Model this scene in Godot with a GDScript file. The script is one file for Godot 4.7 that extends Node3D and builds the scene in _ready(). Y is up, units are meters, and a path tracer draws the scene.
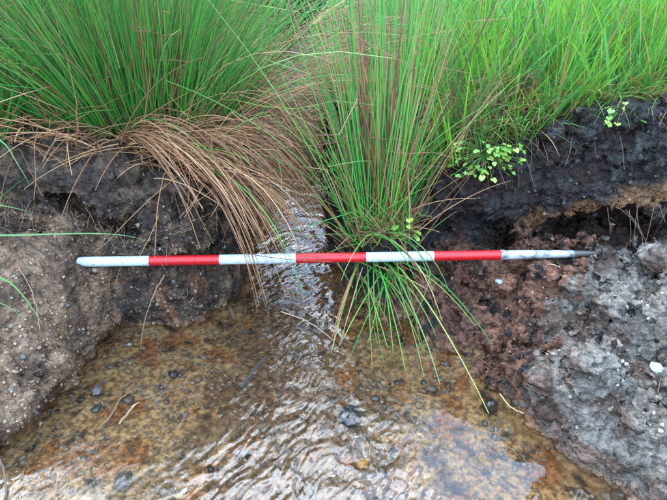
extends Node3D
# A small eroded stream between peaty banks, soft rushes and meadow grass, with a red and white ranging pole laid across.
# Metres, y up. The stream flows towards the camera (+z). Water level near the pole is y = 0.

const S := 0.008                     # cell of the bank surface
const X0 := -1.36
const X1 := 1.36
const Z0 := -1.30
const Z1 := 1.00
const Y0 := -0.15
const Y1 := 0.78

var rng := RandomNumberGenerator.new()
var nx: int
var ny: int
var nz: int
var col_g: PackedFloat32Array
var col_l: PackedFloat32Array
var col_tl: PackedFloat32Array
var col_s: PackedFloat32Array
var col_ts: PackedFloat32Array
var col_r: PackedFloat32Array
var col_tr: PackedFloat32Array
var col_amp: PackedFloat32Array
var top_y: PackedFloat32Array          # highest ground in each column
var n_big := FastNoiseLite.new()
var n_mid := FastNoiseLite.new()
var n_cell := FastNoiseLite.new()
var n_fine := FastNoiseLite.new()
var n_crumb := FastNoiseLite.new()
var n_tint := FastNoiseLite.new()
var n_patch := FastNoiseLite.new()
var n_rip := FastNoiseLite.new()
var n_rip2 := FastNoiseLite.new()
var n_warp := FastNoiseLite.new()
var M := {}
var used := {}
# surface points kept for scattering
var sv := PackedVector3Array()
var sn := PackedVector3Array()

# ------------------------------------------------------------------ mesh builder
class MB:
	var v := PackedVector3Array()
	var n := PackedVector3Array()
	var c := PackedColorArray()
	var i := PackedInt32Array()
	func tube(p: PackedVector3Array, r0: float, r1: float, sides: int, c0: Color, c1: Color, power := 1.0) -> void:
		var base := v.size()
		var k := p.size()
		var side := Vector3.ZERO
		for a in k:
			var t := float(a) / float(k - 1)
			var d: Vector3 = (p[mini(a + 1, k - 1)] - p[maxi(a - 1, 0)]).normalized()
			if a == 0:
				side = d.cross(Vector3(0.31, 0.2, 0.93)).normalized()
			else:
				side = (side - d * side.dot(d)).normalized()
			var up := d.cross(side)
			var r := lerpf(r0, r1, pow(t, power))
			var cc := c0.lerp(c1, t)
			for s in sides:
				var an := TAU * s / sides
				var o := side * cos(an) + up * sin(an)
				v.append(p[a] + o * r)
				n.append(o)
				c.append(cc)
		for a in k - 1:
			for s in sides:
				var q0 := base + a * sides + s
				var q1 := base + a * sides + (s + 1) % sides
				var q2 := q0 + sides
				var q3 := q1 + sides
				i.append(q0); i.append(q2); i.append(q1)
				i.append(q1); i.append(q2); i.append(q3)
		# caps
		for e in [0, k - 1]:
			var ctr := v.size()
			var dd: Vector3 = (p[0] - p[1]).normalized() if e == 0 else (p[k - 1] - p[k - 2]).normalized()
			v.append(p[e]); n.append(dd); c.append(c0 if e == 0 else c1)
			for s in sides:
				i.append(ctr); i.append(base + e * sides + s); i.append(base + e * sides + (s + 1) % sides)
	func blade(p: PackedVector3Array, w: float, side: Vector3, c0: Color, c1: Color) -> void:
		# a folded leaf blade: widest a little above the base, pointed at the end
		var base := v.size()
		var k := p.size()
		for a in k:
			var t := float(a) / float(k - 1)
			var d: Vector3 = (p[mini(a + 1, k - 1)] - p[maxi(a - 1, 0)]).normalized()
			var sd := (side - d * side.dot(d)).normalized()
			var nn := sd.cross(d)
			var ww := w * 0.5 * minf(1.0, 0.55 + t * 2.2) * (1.0 - pow(t, 2.6))
			var cc := c0.lerp(c1, t)
			v.append(p[a] - sd * ww); n.append((nn - sd * 0.35).normalized()); c.append(cc)
			v.append(p[a] + sd * ww); n.append((nn + sd * 0.35).normalized()); c.append(cc)
		for a in k - 1:
			var q := base + a * 2
			i.append(q); i.append(q + 2); i.append(q + 1)
			i.append(q + 1); i.append(q + 2); i.append(q + 3)
	func mesh() -> ArrayMesh:
		var ar := []
		ar.resize(Mesh.ARRAY_MAX)
		ar[Mesh.ARRAY_VERTEX] = v
		ar[Mesh.ARRAY_NORMAL] = n
		if c.size() == v.size():
			ar[Mesh.ARRAY_COLOR] = c
		ar[Mesh.ARRAY_INDEX] = i
		var m := ArrayMesh.new()
		m.add_surface_from_arrays(Mesh.PRIMITIVE_TRIANGLES, ar)
		return m

# ------------------------------------------------------------------ small helpers
func pw(xs: Array, ys: Array, t: float) -> float:
	if t <= xs[0]:
		return ys[0]
	for k in xs.size() - 1:
		if t <= xs[k + 1]:
			return lerpf(ys[k], ys[k + 1], (t - xs[k]) / (xs[k + 1] - xs[k]))
	return ys[ys.size() - 1]

func smin(a: float, b: float, k: float) -> float:
	var h := maxf(k - absf(a - b), 0.0) / k
	return minf(a, b) - h * h * k * 0.25

func smax(a: float, b: float, k: float) -> float:
	return -smin(-a, -b, k)

func poly_sd(p: PackedVector2Array, q: Vector2) -> float:
	var best := 1e9
	var inside := false
	var k := p.size()
	var j := k - 1
	for a in k:
		var pa := p[a]
		var e := p[j] - pa
		var w := q - pa
		var b := w - e * clampf(w.dot(e) / e.length_squared(), 0.0, 1.0)
		best = minf(best, b.length_squared())
		if (pa.y > q.y) != (p[j].y > q.y):
			if q.x < (p[j].x - pa.x) * (q.y - pa.y) / (p[j].y - pa.y) + pa.x:
				inside = not inside
		j = a
	return -sqrt(best) if inside else sqrt(best)

func named(called: String) -> String:
	var k: int = used.get(called, 0)
	used[called] = k + 1
	return called if k == 0 else "%s_%03d" % [called, k]

func tag(o: Node, label := "", category := "", group := "", kind := "") -> void:
	if label: o.set_meta("label", label)
	if category: o.set_meta("category", category)
	if group: o.set_meta("group", group)
	if kind: o.set_meta("kind", kind)

func put(called: String, mesh: Mesh, mat: Material, parent: Node = self) -> MeshInstance3D:
	var o := MeshInstance3D.new()
	o.name = named(called) if parent == self else called
	o.mesh = mesh
	o.material_override = mat
	parent.add_child(o, true)
	return o

func base_at(called: String, at: Vector3) -> Node3D:
	var o := Node3D.new()
	o.name = named(called)
	add_child(o, true)
	o.position = at
	return o

func lin(r: float, g: float, b: float) -> Color:
	return Color(r, g, b).linear_to_srgb()

func noise_tex(size: int, freq: float, oct: int, kind: int, sd: int, ramp: Array = []) -> NoiseTexture2D:
	var f := FastNoiseLite.new()
	f.noise_type = kind
	f.frequency = freq
	f.fractal_octaves = oct
	f.fractal_gain = 0.66
	f.seed = sd
	var t := NoiseTexture2D.new()
	t.width = size
	t.height = size
	t.seamless = true
	t.noise = f
	if ramp.size():
		var gr := Gradient.new()
		gr.offsets = PackedFloat32Array(ramp[0])
		gr.colors = PackedColorArray(ramp[1])
		t.color_ramp = gr
	return t

# ------------------------------------------------------------------ terrain shape
var P_L := PackedVector2Array([Vector2(-0.36, -1.6), Vector2(-0.37, -0.6), Vector2(-0.35, -0.25), Vector2(-0.37, -0.06), Vector2(-0.395, 0.0), Vector2(-0.48, 0.005), Vector2(-0.57, 0.0), Vector2(-0.62, 0.03), Vector2(-0.70, 0.045), Vector2(-0.82, 0.03), Vector2(-1.0, -0.02), Vector2(-2.2, 0.0), Vector2(-2.2, -1.6)])
var P_S := PackedVector2Array([Vector2(-0.50, -0.1), Vector2(-0.52, 0.03), Vector2(-0.60, 0.075), Vector2(-0.64, 0.13), Vector2(-0.665, 0.22), Vector2(-0.655, 0.32), Vector2(-0.69, 0.42), Vector2(-0.745, 0.50), Vector2(-0.80, 0.56), Vector2(-0.84, 0.70), Vector2(-0.85, 1.4), Vector2(-2.2, 1.4), Vector2(-2.2, -0.1)])
var P_R := PackedVector2Array([Vector2(0.02, -1.6), Vector2(0.0, -0.6), Vector2(0.01, -0.3), Vector2(0.05, -0.13), Vector2(0.13, -0.06), Vector2(0.22, -0.09), Vector2(0.29, -0.22), Vector2(0.42, -0.25), Vector2(0.55, -0.20), Vector2(0.70, -0.17), Vector2(0.90, -0.14), Vector2(1.2, -0.10), Vector2(2.2, -0.02), Vector2(2.2, -1.6)])

const LUMPS := [[0.52, 0.4, 0.116, 0.096], [0.6, 0.45, 0.084, 0.064], [0.84, 0.15, 0.137, 0.08], [0.92, 0.22, 0.126, 0.08], [0.6, 0.09, 0.084, 0.072], [0.66, 0.36, 0.063, -0.078], [0.76, 0.33, 0.084, -0.065], [0.57, 0.25, 0.074, -0.058], [0.72, 0.17, 0.053, -0.052], [0.45, 0.02, 0.074, 0.048], [0.66, 0.55, 0.095, 0.064], [0.74, 0.46, 0.063, -0.052], [0.84, 0.5, 0.105, 0.064], [0.7, 0.24, 0.063, 0.064], [0.5, 0.12, 0.053, -0.039]]

func shore(z: float) -> float:
	return pw([-0.3, -0.1, 0.0, 0.25, 0.36, 0.43, 0.5, 0.6, 0.8, 1.2], [0.03, 0.10, 0.24, 0.38, 0.47, 0.48, 0.53, 0.60, 0.72, 0.8], z)

func water_y(z: float) -> float:
	return maxf(0.0, -z) * 0.03

func top_left(x: float, z: float) -> float:
	return 0.395 + 0.085 * smoothstep(0.34, 0.10, absf(x + 0.74)) * smoothstep(-0.5, -0.2, z) + 0.06 * clampf(-z / 0.5, 0.0, 1.0) + 0.05 * clampf((-0.6 - x) / 0.6, 0.0, 1.0) + 0.03 * n_big.get_noise_2d(x * 0.8, z * 0.8)

func top_right(x: float, z: float) -> float:
	var f := pw([0.0, 0.12, 0.25, 0.32, 0.45, 0.55, 0.66, 0.9, 1.4], [0.21, 0.22, 0.26, 0.42, 0.475, 0.51, 0.575, 0.61, 0.64], x)
	var b := 0.44 + 0.10 * clampf(x / 1.2, 0.0, 1.0)
	return lerpf(f, maxf(f, b), smoothstep(-0.2, -0.5, z)) + 0.02 * n_big.get_noise_2d(x * 0.9 + 7.0, z * 0.9)

func ground(x: float, z: float) -> float:
	var bed := -0.05 + water_y(z) + 0.016 * n_big.get_noise_2d(x * 1.3 + 3.0, z * 1.3) + 0.006 * n_mid.get_noise_2d(x, z)
	bed += 0.022 * smoothstep(-0.28, -0.50, x) * smoothstep(-0.1, 0.15, z)      # sandy shallows under the left bank
	bed += 0.020 * smoothstep(0.05, 0.3, x) * smoothstep(0.45, 0.1, z)
	var s := x - shore(z) - 0.05 * n_mid.get_noise_2d(x * 0.6 + 9.0, z * 0.6)
	var m := pw([-0.15, 0.0, 0.2, 0.4, 0.6, 0.9], [0.19, 0.20, 0.165, 0.125, 0.105, 0.10], z)
	m *= pw([0.3, 0.6, 0.8, 1.3], [0.6, 0.9, 1.0, 1.15], x)
	var w := pw([-0.2, 0.0, 0.2, 0.34, 0.42, 0.6], [0.5, 0.45, 0.36, 0.17, 0.13, 0.12], z)
	var u := clampf((s + 0.035) / w, 0.0, 1.0)
	# lumps and pits of the slumped clay
	if s > -0.1:
		var wx := x + 0.03 * n_mid.get_noise_2d(x * 1.5 + 3.0, z * 1.5)
		var wz := z + 0.03 * n_mid.get_noise_2d(x * 1.5 - 8.0, z * 1.5)
		for b: Array in LUMPS:
			var q: float = Vector2(wx - b[0], wz - b[1]).length() / b[2]
			if q < 1.0:
				m += b[3] * (1.0 - q * q) * (1.0 - q * q) * (1.0 if s > 0.0 else 1.0 + s * 10.0)
	return lerpf(bed, m, sin(u * PI * 0.5) if w < 0.25 else u * (1.4 - 0.4 * u))

func channel_x(z: float) -> float:
	return -0.17 - 0.26 * smoothstep(-1.1, -2.4, z) - 0.25 * smoothstep(-2.4, -4.0, z)

func far_ground(x: float, z: float) -> float:
	# beyond the finely built banks: the same banks, with the stream as a groove
	if z > -0.12 and x > 1.3:
		return lerpf(ground(1.36, minf(z, 1.0)), 0.64, smoothstep(1.36, 2.4, x))
	var ch := absf(x - channel_x(z)) - lerpf(0.18, 0.0, smoothstep(-1.4, -2.6, z)) if z < -0.2 else absf(x + 0.05) - 0.72
	var top := top_left(x, z) if x < channel_x(z) else top_right(x, z)
	top += 0.05 * clampf(-(z + 2.0) / 4.0, 0.0, 1.0)
	var bed := lerpf(-0.06 + water_y(z), 0.33, smoothstep(-1.5, -2.7, z))
	return lerpf(bed, top, smoothstep(0.0, 0.22 if z < -0.2 else 0.5, ch))

func field(ix: int, iy: int, iz: int) -> float:
	var q := iz * nx + ix
	var x := X0 + ix * S
	var y := Y0 + iy * S
	var z := Z0 + iz * S
	var d := (y - col_g[q]) * 0.8
	var lwall := col_l[q] + 0.10 * (y - 0.2)
	var l := smax(lwall, (y - col_tl[q]) * 0.9, 0.06)
	d = smin(d, l, 0.025)
	var sw := col_s[q] + 0.75 * maxf(0.0, 0.07 - y)
	d = smin(d, smax(sw, (y - col_ts[q]) * 0.72, 0.03), 0.03)
	var rwall := col_r[q] - 0.05 * (y - 0.3)
	var r := smax(rwall, (y - col_tr[q]) * 0.9, 0.05)
	d = smin(d, r, 0.02)
	# hollows
	if x > 0.45 and y < 0.5 and z < 0.08:
		var e := Vector3(x - 1.02, y - 0.262 - 0.22 * (x - 1.02), z + 0.17)
		var k := Vector3(e.x / 0.40, e.y / 0.092, e.z / 0.22).length()
		var cav := (k - 1.0) * 0.085
		d = smax(d, -cav, 0.012)
	if x > 0.25 and x < 0.75 and z < 0.0:
		var e2 := Vector3((x - 0.47) / 0.2, (y - 0.19) / 0.085, (z + 0.21) / 0.09).length()
		d = smax(d, -(e2 - 1.0) * 0.07, 0.04)
	if x < -0.45 and x > -1.0 and z < 0.1:
		# the dark hollow under the turf lip, running down to the right
		var ax := x + 0.645
		var ay := y - 0.335
		var u := ax * 0.90 - ay * 0.43
		var w := ax * 0.43 + ay * 0.90
		var e3 := Vector3(u / 0.165, w / 0.050, (z + 0.03) / 0.30).length()
		d = smax(d, -(e3 - 1.0) * 0.05, 0.012)
	if x < -0.25 and x > -0.45 and z > -0.3:
		# cleft at the right side of the left block
		var e4 := Vector3((x + 0.345) / 0.05, (y - 0.08) / 0.17, (z + 0.03) / 0.07).length()
		d = smax(d, -(e4 - 1.0) * 0.045, 0.012)
	var a := col_amp[q]
	var pole_d := 1.0
	if x > -0.735 and x < 0.83 and absf(z - 0.018) < 0.08 and absf(y - 0.228) < 0.06:
		var t := (x + 0.715) / 1.53
		pole_d = Vector2(y - (0.233 - 0.011 * t), z - (0.05 - 0.07 * t)).length() - 0.0165
	if y < -0.02:
		a *= 0.25
	elif x < -0.5 and y > 0.2 and z > -0.3:
		a *= 0.7
	d += a * (n_mid.get_noise_3d(x, y, z) * 1.0 + n_cell.get_noise_3d(x, y, z) * 1.15 + 0.45)
	d += a * 0.42 * n_fine.get_noise_3d(x, y, z)
	return maxf(d, -pole_d)

func build_columns() -> void:
	nx = int((X1 - X0) / S) + 1
	ny = int((Y1 - Y0) / S) + 1
	nz = int((Z1 - Z0) / S) + 1
	var k := nx * nz
	col_g.resize(k); col_l.resize(k); col_tl.resize(k); col_s.resize(k); col_ts.resize(k)
	col_r.resize(k); col_tr.resize(k); col_amp.resize(k)
	for iz in nz:
		var z := Z0 + iz * S
		for ix in nx:
			var x := X0 + ix * S
			var q := iz * nx + ix
			col_g[q] = ground(x, z)
			var wob := 0.025 * n_big.get_noise_2d(x * 2.0, z * 2.0)
			var p := Vector2(x + wob, z + 0.025 * n_big.get_noise_2d(x * 2.0 + 40.0, z * 2.0))
			if x < 0.3:
				col_l[q] = poly_sd(P_L, p)
				col_s[q] = poly_sd(P_S, p)
			else:
				col_l[q] = x + 0.3
				col_s[q] = x + 0.5
			col_r[q] = poly_sd(P_R, p) if x > -0.4 else -x
			col_tl[q] = top_left(x, z)
			col_tr[q] = top_right(x, z)
			var dd := maxf(0.0, -col_s[q])
			var rise := pw([-0.05, 0.03, 0.06, 0.14, 0.3, 0.5], [0.10, 0.13, 0.14, 0.11, 0.03, 0.0], z)
			col_ts[q] = minf(0.46, 0.055 + minf(2.6 * dd, rise + 0.80 * dd))
			var am := 0.008
			if col_l[q] < 0.05:
				am = 0.040
			elif col_s[q] < 0.04:
				am = 0.028
			elif col_r[q] < 0.06:
				am = 0.050
			elif x > shore(z) - 0.02:
				am = 0.058
			col_amp[q] = am
	# soften the change of roughness between zones
	for pass_ in 3:
		var b := col_amp.duplicate()
		for iz in range(2, nz - 2):
			for ix in range(2, nx - 2):
				var q := iz * nx + ix
				b[q] = (col_amp[q] * 2.0 + col_amp[q - 2] + col_amp[q + 2] + col_amp[q - 2 * nx] + col_amp[q + 2 * nx]) / 6.0
		col_amp = b

func build_banks() -> void:
	build_columns()
	print("columns ", Time.get_ticks_msec())
	var f := PackedFloat32Array()
	f.resize(nx * ny * nz)
	f.fill(99.0)
	var sx := 1
	var sy := nx
	var sz := nx * ny
	const B := 4
	var blocks := []
	var far := (B * 0.5 * S) * 1.74 + 0.075
	for bz in range(0, nz - 1, B):
		for by in range(0, ny - 1, B):
			for bx in range(0, nx - 1, B):
				var cx := mini(bx + 2, nx - 1)
				var cy := mini(by + 2, ny - 1)
				var cz := mini(bz + 2, nz - 1)
				if absf(field(cx, cy, cz)) < far:
					blocks.append(Vector3i(bx, by, bz))
	print("blocks ", blocks.size(), " ", Time.get_ticks_msec())
	var evals := 0
	for b: Vector3i in blocks:
		for z in range(b.z, mini(b.z + B, nz - 1) + 1):
			for y in range(b.y, mini(b.y + B, ny - 1) + 1):
				var row := z * sz + y * sy
				for x in range(b.x, mini(b.x + B, nx - 1) + 1):
					if f[row + x] == 99.0:
						f[row + x] = field(x, y, z)
						evals += 1
	print("evals ", evals, " ", Time.get_ticks_msec())
	var id := PackedInt32Array()
	id.resize(nx * ny * nz)
	id.fill(-1)
	var faces := PackedInt32Array()
	var off := [0, sx, sy, sx + sy, sz, sx + sz, sy + sz, sx + sy + sz]
	for b: Vector3i in blocks:
		for z in range(b.z, mini(b.z + B, nz - 1)):
			for y in range(b.y, mini(b.y + B, ny - 1)):
				for x in range(b.x, mini(b.x + B, nx - 1)):
					var q := z * sz + y * sy + x
					var f0 := f[q]; var f1 := f[q + sx]; var f2 := f[q + sy]; var f3 := f[q + sx + sy]
					var f4 := f[q + sz]; var f5 := f[q + sx + sz]; var f6 := f[q + sy + sz]; var f7 := f[q + sx + sy + sz]
					var neg := int(f0 < 0) + int(f1 < 0) + int(f2 < 0) + int(f3 < 0) + int(f4 < 0) + int(f5 < 0) + int(f6 < 0) + int(f7 < 0)
					if neg == 0 or neg == 8:
						continue
					var p := Vector3.ZERO
					var k := 0
					if (f0 < 0) != (f1 < 0): p += Vector3(f0 / (f0 - f1), 0, 0); k += 1
					if (f2 < 0) != (f3 < 0): p += Vector3(f2 / (f2 - f3), 1, 0); k += 1
					if (f4 < 0) != (f5 < 0): p += Vector3(f4 / (f4 - f5), 0, 1); k += 1
					if (f6 < 0) != (f7 < 0): p += Vector3(f6 / (f6 - f7), 1, 1); k += 1
					if (f0 < 0) != (f2 < 0): p += Vector3(0, f0 / (f0 - f2), 0); k += 1
					if (f1 < 0) != (f3 < 0): p += Vector3(1, f1 / (f1 - f3), 0); k += 1
					if (f4 < 0) != (f6 < 0): p += Vector3(0, f4 / (f4 - f6), 1); k += 1
					if (f5 < 0) != (f7 < 0): p += Vector3(1, f5 / (f5 - f7), 1); k += 1
					if (f0 < 0) != (f4 < 0): p += Vector3(0, 0, f0 / (f0 - f4)); k += 1
					if (f1 < 0) != (f5 < 0): p += Vector3(1, 0, f1 / (f1 - f5)); k += 1
					if (f2 < 0) != (f6 < 0): p += Vector3(0, 1, f2 / (f2 - f6)); k += 1
					if (f3 < 0) != (f7 < 0): p += Vector3(1, 1, f3 / (f3 - f7)); k += 1
					id[q] = sv.size()
					sv.append(Vector3(X0, Y0, Z0) + (Vector3(x, y, z) + p / k) * S)
	for b: Vector3i in blocks:
		for z in range(maxi(b.z, 1), mini(b.z + B, nz - 1)):
			for y in range(maxi(b.y, 1), mini(b.y + B, ny - 1)):
				for x in range(maxi(b.x, 1), mini(b.x + B, nx - 1)):
					var q := z * sz + y * sy + x
					if id[q] < 0:
						continue
					var neg := f[q] < 0
					if neg != (f[q + sx] < 0):
						quad(faces, id[q], id[q - sy], id[q - sy - sz], id[q - sz], not neg)
					if neg != (f[q + sy] < 0):
						quad(faces, id[q], id[q - sz], id[q - sx - sz], id[q - sx], not neg)
					if neg != (f[q + sz] < 0):
						quad(faces, id[q], id[q - sx], id[q - sx - sy], id[q - sy], not neg)
	face_normals(faces)
	# crumbly surface: small lumps parted by cracks
	for k in sv.size():
		var p := sv[k]
		var q := clampi(int((p.z - Z0) / S), 0, nz - 1) * nx + clampi(int((p.x - X0) / S), 0, nx - 1)
		var am := col_amp[q] * (1.0 if p.y > -0.01 else 0.3)
		var h := n_crumb.get_noise_3dv(p) + 0.5
		if absf(p.z - 0.018) < 0.07 and absf(p.y - 0.228) < 0.03:
			am *= 0.2
		sv[k] = p - sn[k].normalized() * am * (0.50 * h + 0.18 * n_fine.get_noise_3dv(p * 2.2))
	face_normals(faces)
	top_y.resize(nx * nz)
	top_y.fill(-9.0)
	var cols := PackedColorArray()
	cols.resize(sv.size())
	for k in sv.size():
		sn[k] = sn[k].normalized()
		var p := sv[k]
		var q := clampi(int((p.z - Z0) / S), 0, nz - 1) * nx + clampi(int((p.x - X0) / S), 0, nx - 1)
		top_y[q] = maxf(top_y[q], p.y)
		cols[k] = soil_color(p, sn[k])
	print("verts ", sv.size(), " faces ", faces.size() / 3, " ", Time.get_ticks_msec())
	# three pieces of setting from the one surface: bed, left bank, right bank
	var sets := [PackedInt32Array(), PackedInt32Array(), PackedInt32Array()]
	for t in range(0, faces.size(), 3):
		var p := (sv[faces[t]] + sv[faces[t + 1]] + sv[faces[t + 2]]) / 3.0
		var w := 0
		if p.y > water_y(p.z) - 0.012:
			w = 1 if p.x < -0.15 else 2
		sets[w].append(faces[t]); sets[w].append(faces[t + 1]); sets[w].append(faces[t + 2])
	var names := ["stream_bed", "stream_bank_left", "stream_bank_right"]
	for w in 3:
		var map := PackedInt32Array()
		map.resize(sv.size())
		map.fill(-1)
		var mb := MB.new()
		for a in sets[w]:
			if map[a] < 0:
				map[a] = mb.v.size()
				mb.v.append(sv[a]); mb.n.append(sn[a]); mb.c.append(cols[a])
			mb.i.append(map[a])
		var o := put(names[w], mb.mesh(), M.soil if w else M.bed)
		tag(o, ["", "", ""][w], "", "", "structure")
	print("banks ", Time.get_ticks_msec())

func face_normals(faces: PackedInt32Array) -> void:
	sn.resize(sv.size())
	sn.fill(Vector3.ZERO)
	for t in range(0, faces.size(), 3):
		var a := faces[t]; var b := faces[t + 1]; var c := faces[t + 2]
		var nn := (sv[c] - sv[a]).cross(sv[b] - sv[a])
		sn[a] += nn; sn[b] += nn; sn[c] += nn

func quad(faces: PackedInt32Array, a: int, b: int, c: int, d: int, flip: bool) -> void:
	if a < 0 or b < 0 or c < 0 or d < 0:
		return
	if flip:
		faces.append(a); faces.append(b); faces.append(c)
		faces.append(a); faces.append(c); faces.append(d)
	else:
		faces.append(a); faces.append(c); faces.append(b)
		faces.append(a); faces.append(d); faces.append(c)

func mixc(a: Color, b: Color, t: float) -> Color:
	return a.lerp(b, clampf(t, 0.0, 1.0))

func soil_color(p: Vector3, nn: Vector3) -> Color:
	# kinds of soil as they lie in the place: sand and gravel in the bed, peat, iron-stained layer, red earth, grey clay
	var t1 := n_tint.get_noise_3dv(p)
	var t2 := n_patch.get_noise_3dv(p)
	var t3 := n_patch.get_noise_3dv(p * 2.3 + Vector3(5, 1, 3))
	var sand := mixc(Color(0.3700, 0.2000, 0.0780), Color(0.4300, 0.2650, 0.1200), 0.5 + t1)
	sand = mixc(sand, Color(0.3000, 0.1150, 0.0320), smoothstep(0.05, 0.35, t2))
	sand = mixc(sand, Color(0.0700, 0.0430, 0.0240), smoothstep(0.15, 0.45, t3))
	# coarse dark gravel where the current runs, sand in the slack water
	var e := absf(p.x - current_x(p.z)) / current_half(p.z)
	sand = mixc(sand, mixc(Color(0.0900, 0.0520, 0.0250), Color(0.1500, 0.0740, 0.0300), 0.5 + t3 * 2.0), smoothstep(1.0, 0.65, e + t2 * 0.9 + t1 * 0.4) * 0.75)
	var s := p.x - shore(p.z)
	var out: Color
	if p.x < -0.15:
		out = mixc(Color(0.1680, 0.0960, 0.0541), Color(0.2800, 0.1780, 0.1075), 0.5 + t1 * 1.5)
		out = mixc(out, Color(0.0762, 0.0448, 0.0275), smoothstep(0.0, 0.3, t2) * 0.8)
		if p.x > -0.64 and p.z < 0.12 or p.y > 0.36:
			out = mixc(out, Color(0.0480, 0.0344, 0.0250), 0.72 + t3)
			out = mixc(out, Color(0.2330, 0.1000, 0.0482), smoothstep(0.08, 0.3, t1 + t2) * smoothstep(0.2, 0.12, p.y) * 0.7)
	else:
		var red := mixc(Color(0.255, 0.115, 0.068), Color(0.150, 0.066, 0.040), 0.5 + t2 * 1.6)
		red = mixc(red, Color(0.0259, 0.0202, 0.0184), smoothstep(0.1, 0.35, t3))
		var grey := mixc(Color(0.170, 0.138, 0.108), Color(0.285, 0.242, 0.198), 0.5 + t1 * 1.3)
		grey = mixc(grey, Color(0.1267, 0.0806, 0.0576), smoothstep(0.12, 0.34, t2))
		var peat := mixc(Color(0.0150, 0.0138, 0.0134), Color(0.0370, 0.0345, 0.0335), 0.5 + t2 * 1.5)
		peat = mixc(peat, Color(0.070, 0.068, 0.067), smoothstep(0.22, 0.42, t3 + 0.15 * smoothstep(0.5, 0.8, p.x)))
		var gr := p.x - (0.74 - 0.70 * (p.z + 0.02)) + t2 * 0.22 + t3 * 0.08
		var low := mixc(red, grey, smoothstep(-0.03, 0.03, gr))
		var wall := peat
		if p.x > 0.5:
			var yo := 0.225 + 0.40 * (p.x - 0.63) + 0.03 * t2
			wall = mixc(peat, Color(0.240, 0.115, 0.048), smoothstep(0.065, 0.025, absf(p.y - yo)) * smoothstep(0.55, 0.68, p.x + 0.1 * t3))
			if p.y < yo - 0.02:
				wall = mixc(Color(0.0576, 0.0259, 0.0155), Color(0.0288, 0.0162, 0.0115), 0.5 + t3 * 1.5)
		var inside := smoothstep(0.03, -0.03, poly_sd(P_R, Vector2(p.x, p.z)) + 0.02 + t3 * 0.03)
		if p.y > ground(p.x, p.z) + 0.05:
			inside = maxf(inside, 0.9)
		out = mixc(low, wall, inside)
		if p.z < -0.25 and p.y > top_right(p.x, p.z) - 0.05:
			out = Color(0.0288, 0.0219, 0.0162)
		if s < 0.02 and p.y < 0.06:
			out = mixc(out, red, 0.5)
	var wet := smoothstep(0.015, -0.02, p.y - water_y(p.z) + 0.012 * t2)
	return mixc(out, sand, wet)

func ground_at(x: float, z: float) -> float:
	if x > X0 + 0.02 and x < X1 - 0.02 and z > Z0 + 0.02 and z < Z1 - 0.02:
		var ix := int((x - X0) / S)
		var iz := int((z - Z0) / S)
		var best := -9.0
		for a in range(-1, 2):
			for b in range(-1, 2):
				best = maxf(best, top_y[(iz + a) * nx + ix + b])
		return best
	return far_ground(x, z)

# ------------------------------------------------------------------ scene
func _ready() -> void:
	rng.seed = 20240611
	var cam := Camera3D.new()
	cam.name = "camera"
	add_child(cam)
	cam.position = Vector3(0.0, 0.958, 1.289)
	cam.rotation_degrees = Vector3(-29.0, 0.0, 0.0)
	cam.fov = 52.0
	cam.near = 0.05
	cam.far = 400.0
	cam.current = true
	var we := WorldEnvironment.new()
	we.name = "air"
	var env := Environment.new()
	env.background_mode = Environment.BG_SKY
	var sm := ProceduralSkyMaterial.new()
	sm.sky_top_color = Color(0.71, 0.84, 1.0)
	sm.sky_horizon_color = Color(0.78, 0.86, 0.95)
	sm.ground_horizon_color = Color(0.25, 0.27, 0.2)
	sm.ground_bottom_color = Color(0.12, 0.12, 0.1)
	sm.sky_curve = 0.2
	sm.energy_multiplier = 1.5
	var sky := Sky.new()
	sky.sky_material = sm
	env.sky = sky
	env.tonemap_mode = Environment.TONE_MAPPER_LINEAR
	env.tonemap_exposure = 5.5
	env.sdfgi_enabled = true
	env.ssao_enabled = true
	env.ssil_enabled = true
	we.environment = env
	add_child(we)
	var sun := DirectionalLight3D.new()
	sun.name = "sun"
	sun.light_energy = 0.3
	sun.light_angular_distance = 42.0
	sun.light_color = Color(1.0, 0.995, 0.985)
	sun.shadow_enabled = true
	sun.sky_mode = DirectionalLight3D.SKY_MODE_LIGHT_ONLY
	add_child(sun)
	sun.look_at_from_position(Vector3(-0.42, 1.7, -1.0), Vector3.ZERO)

	setup_noise()
	materials()
	build_banks()
	build_far_ground()
	build_water()
	print("water ", Time.get_ticks_msec())
	build_pole()
	build_plants()
	build_details()
	print("done ", Time.get_ticks_msec())

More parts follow.
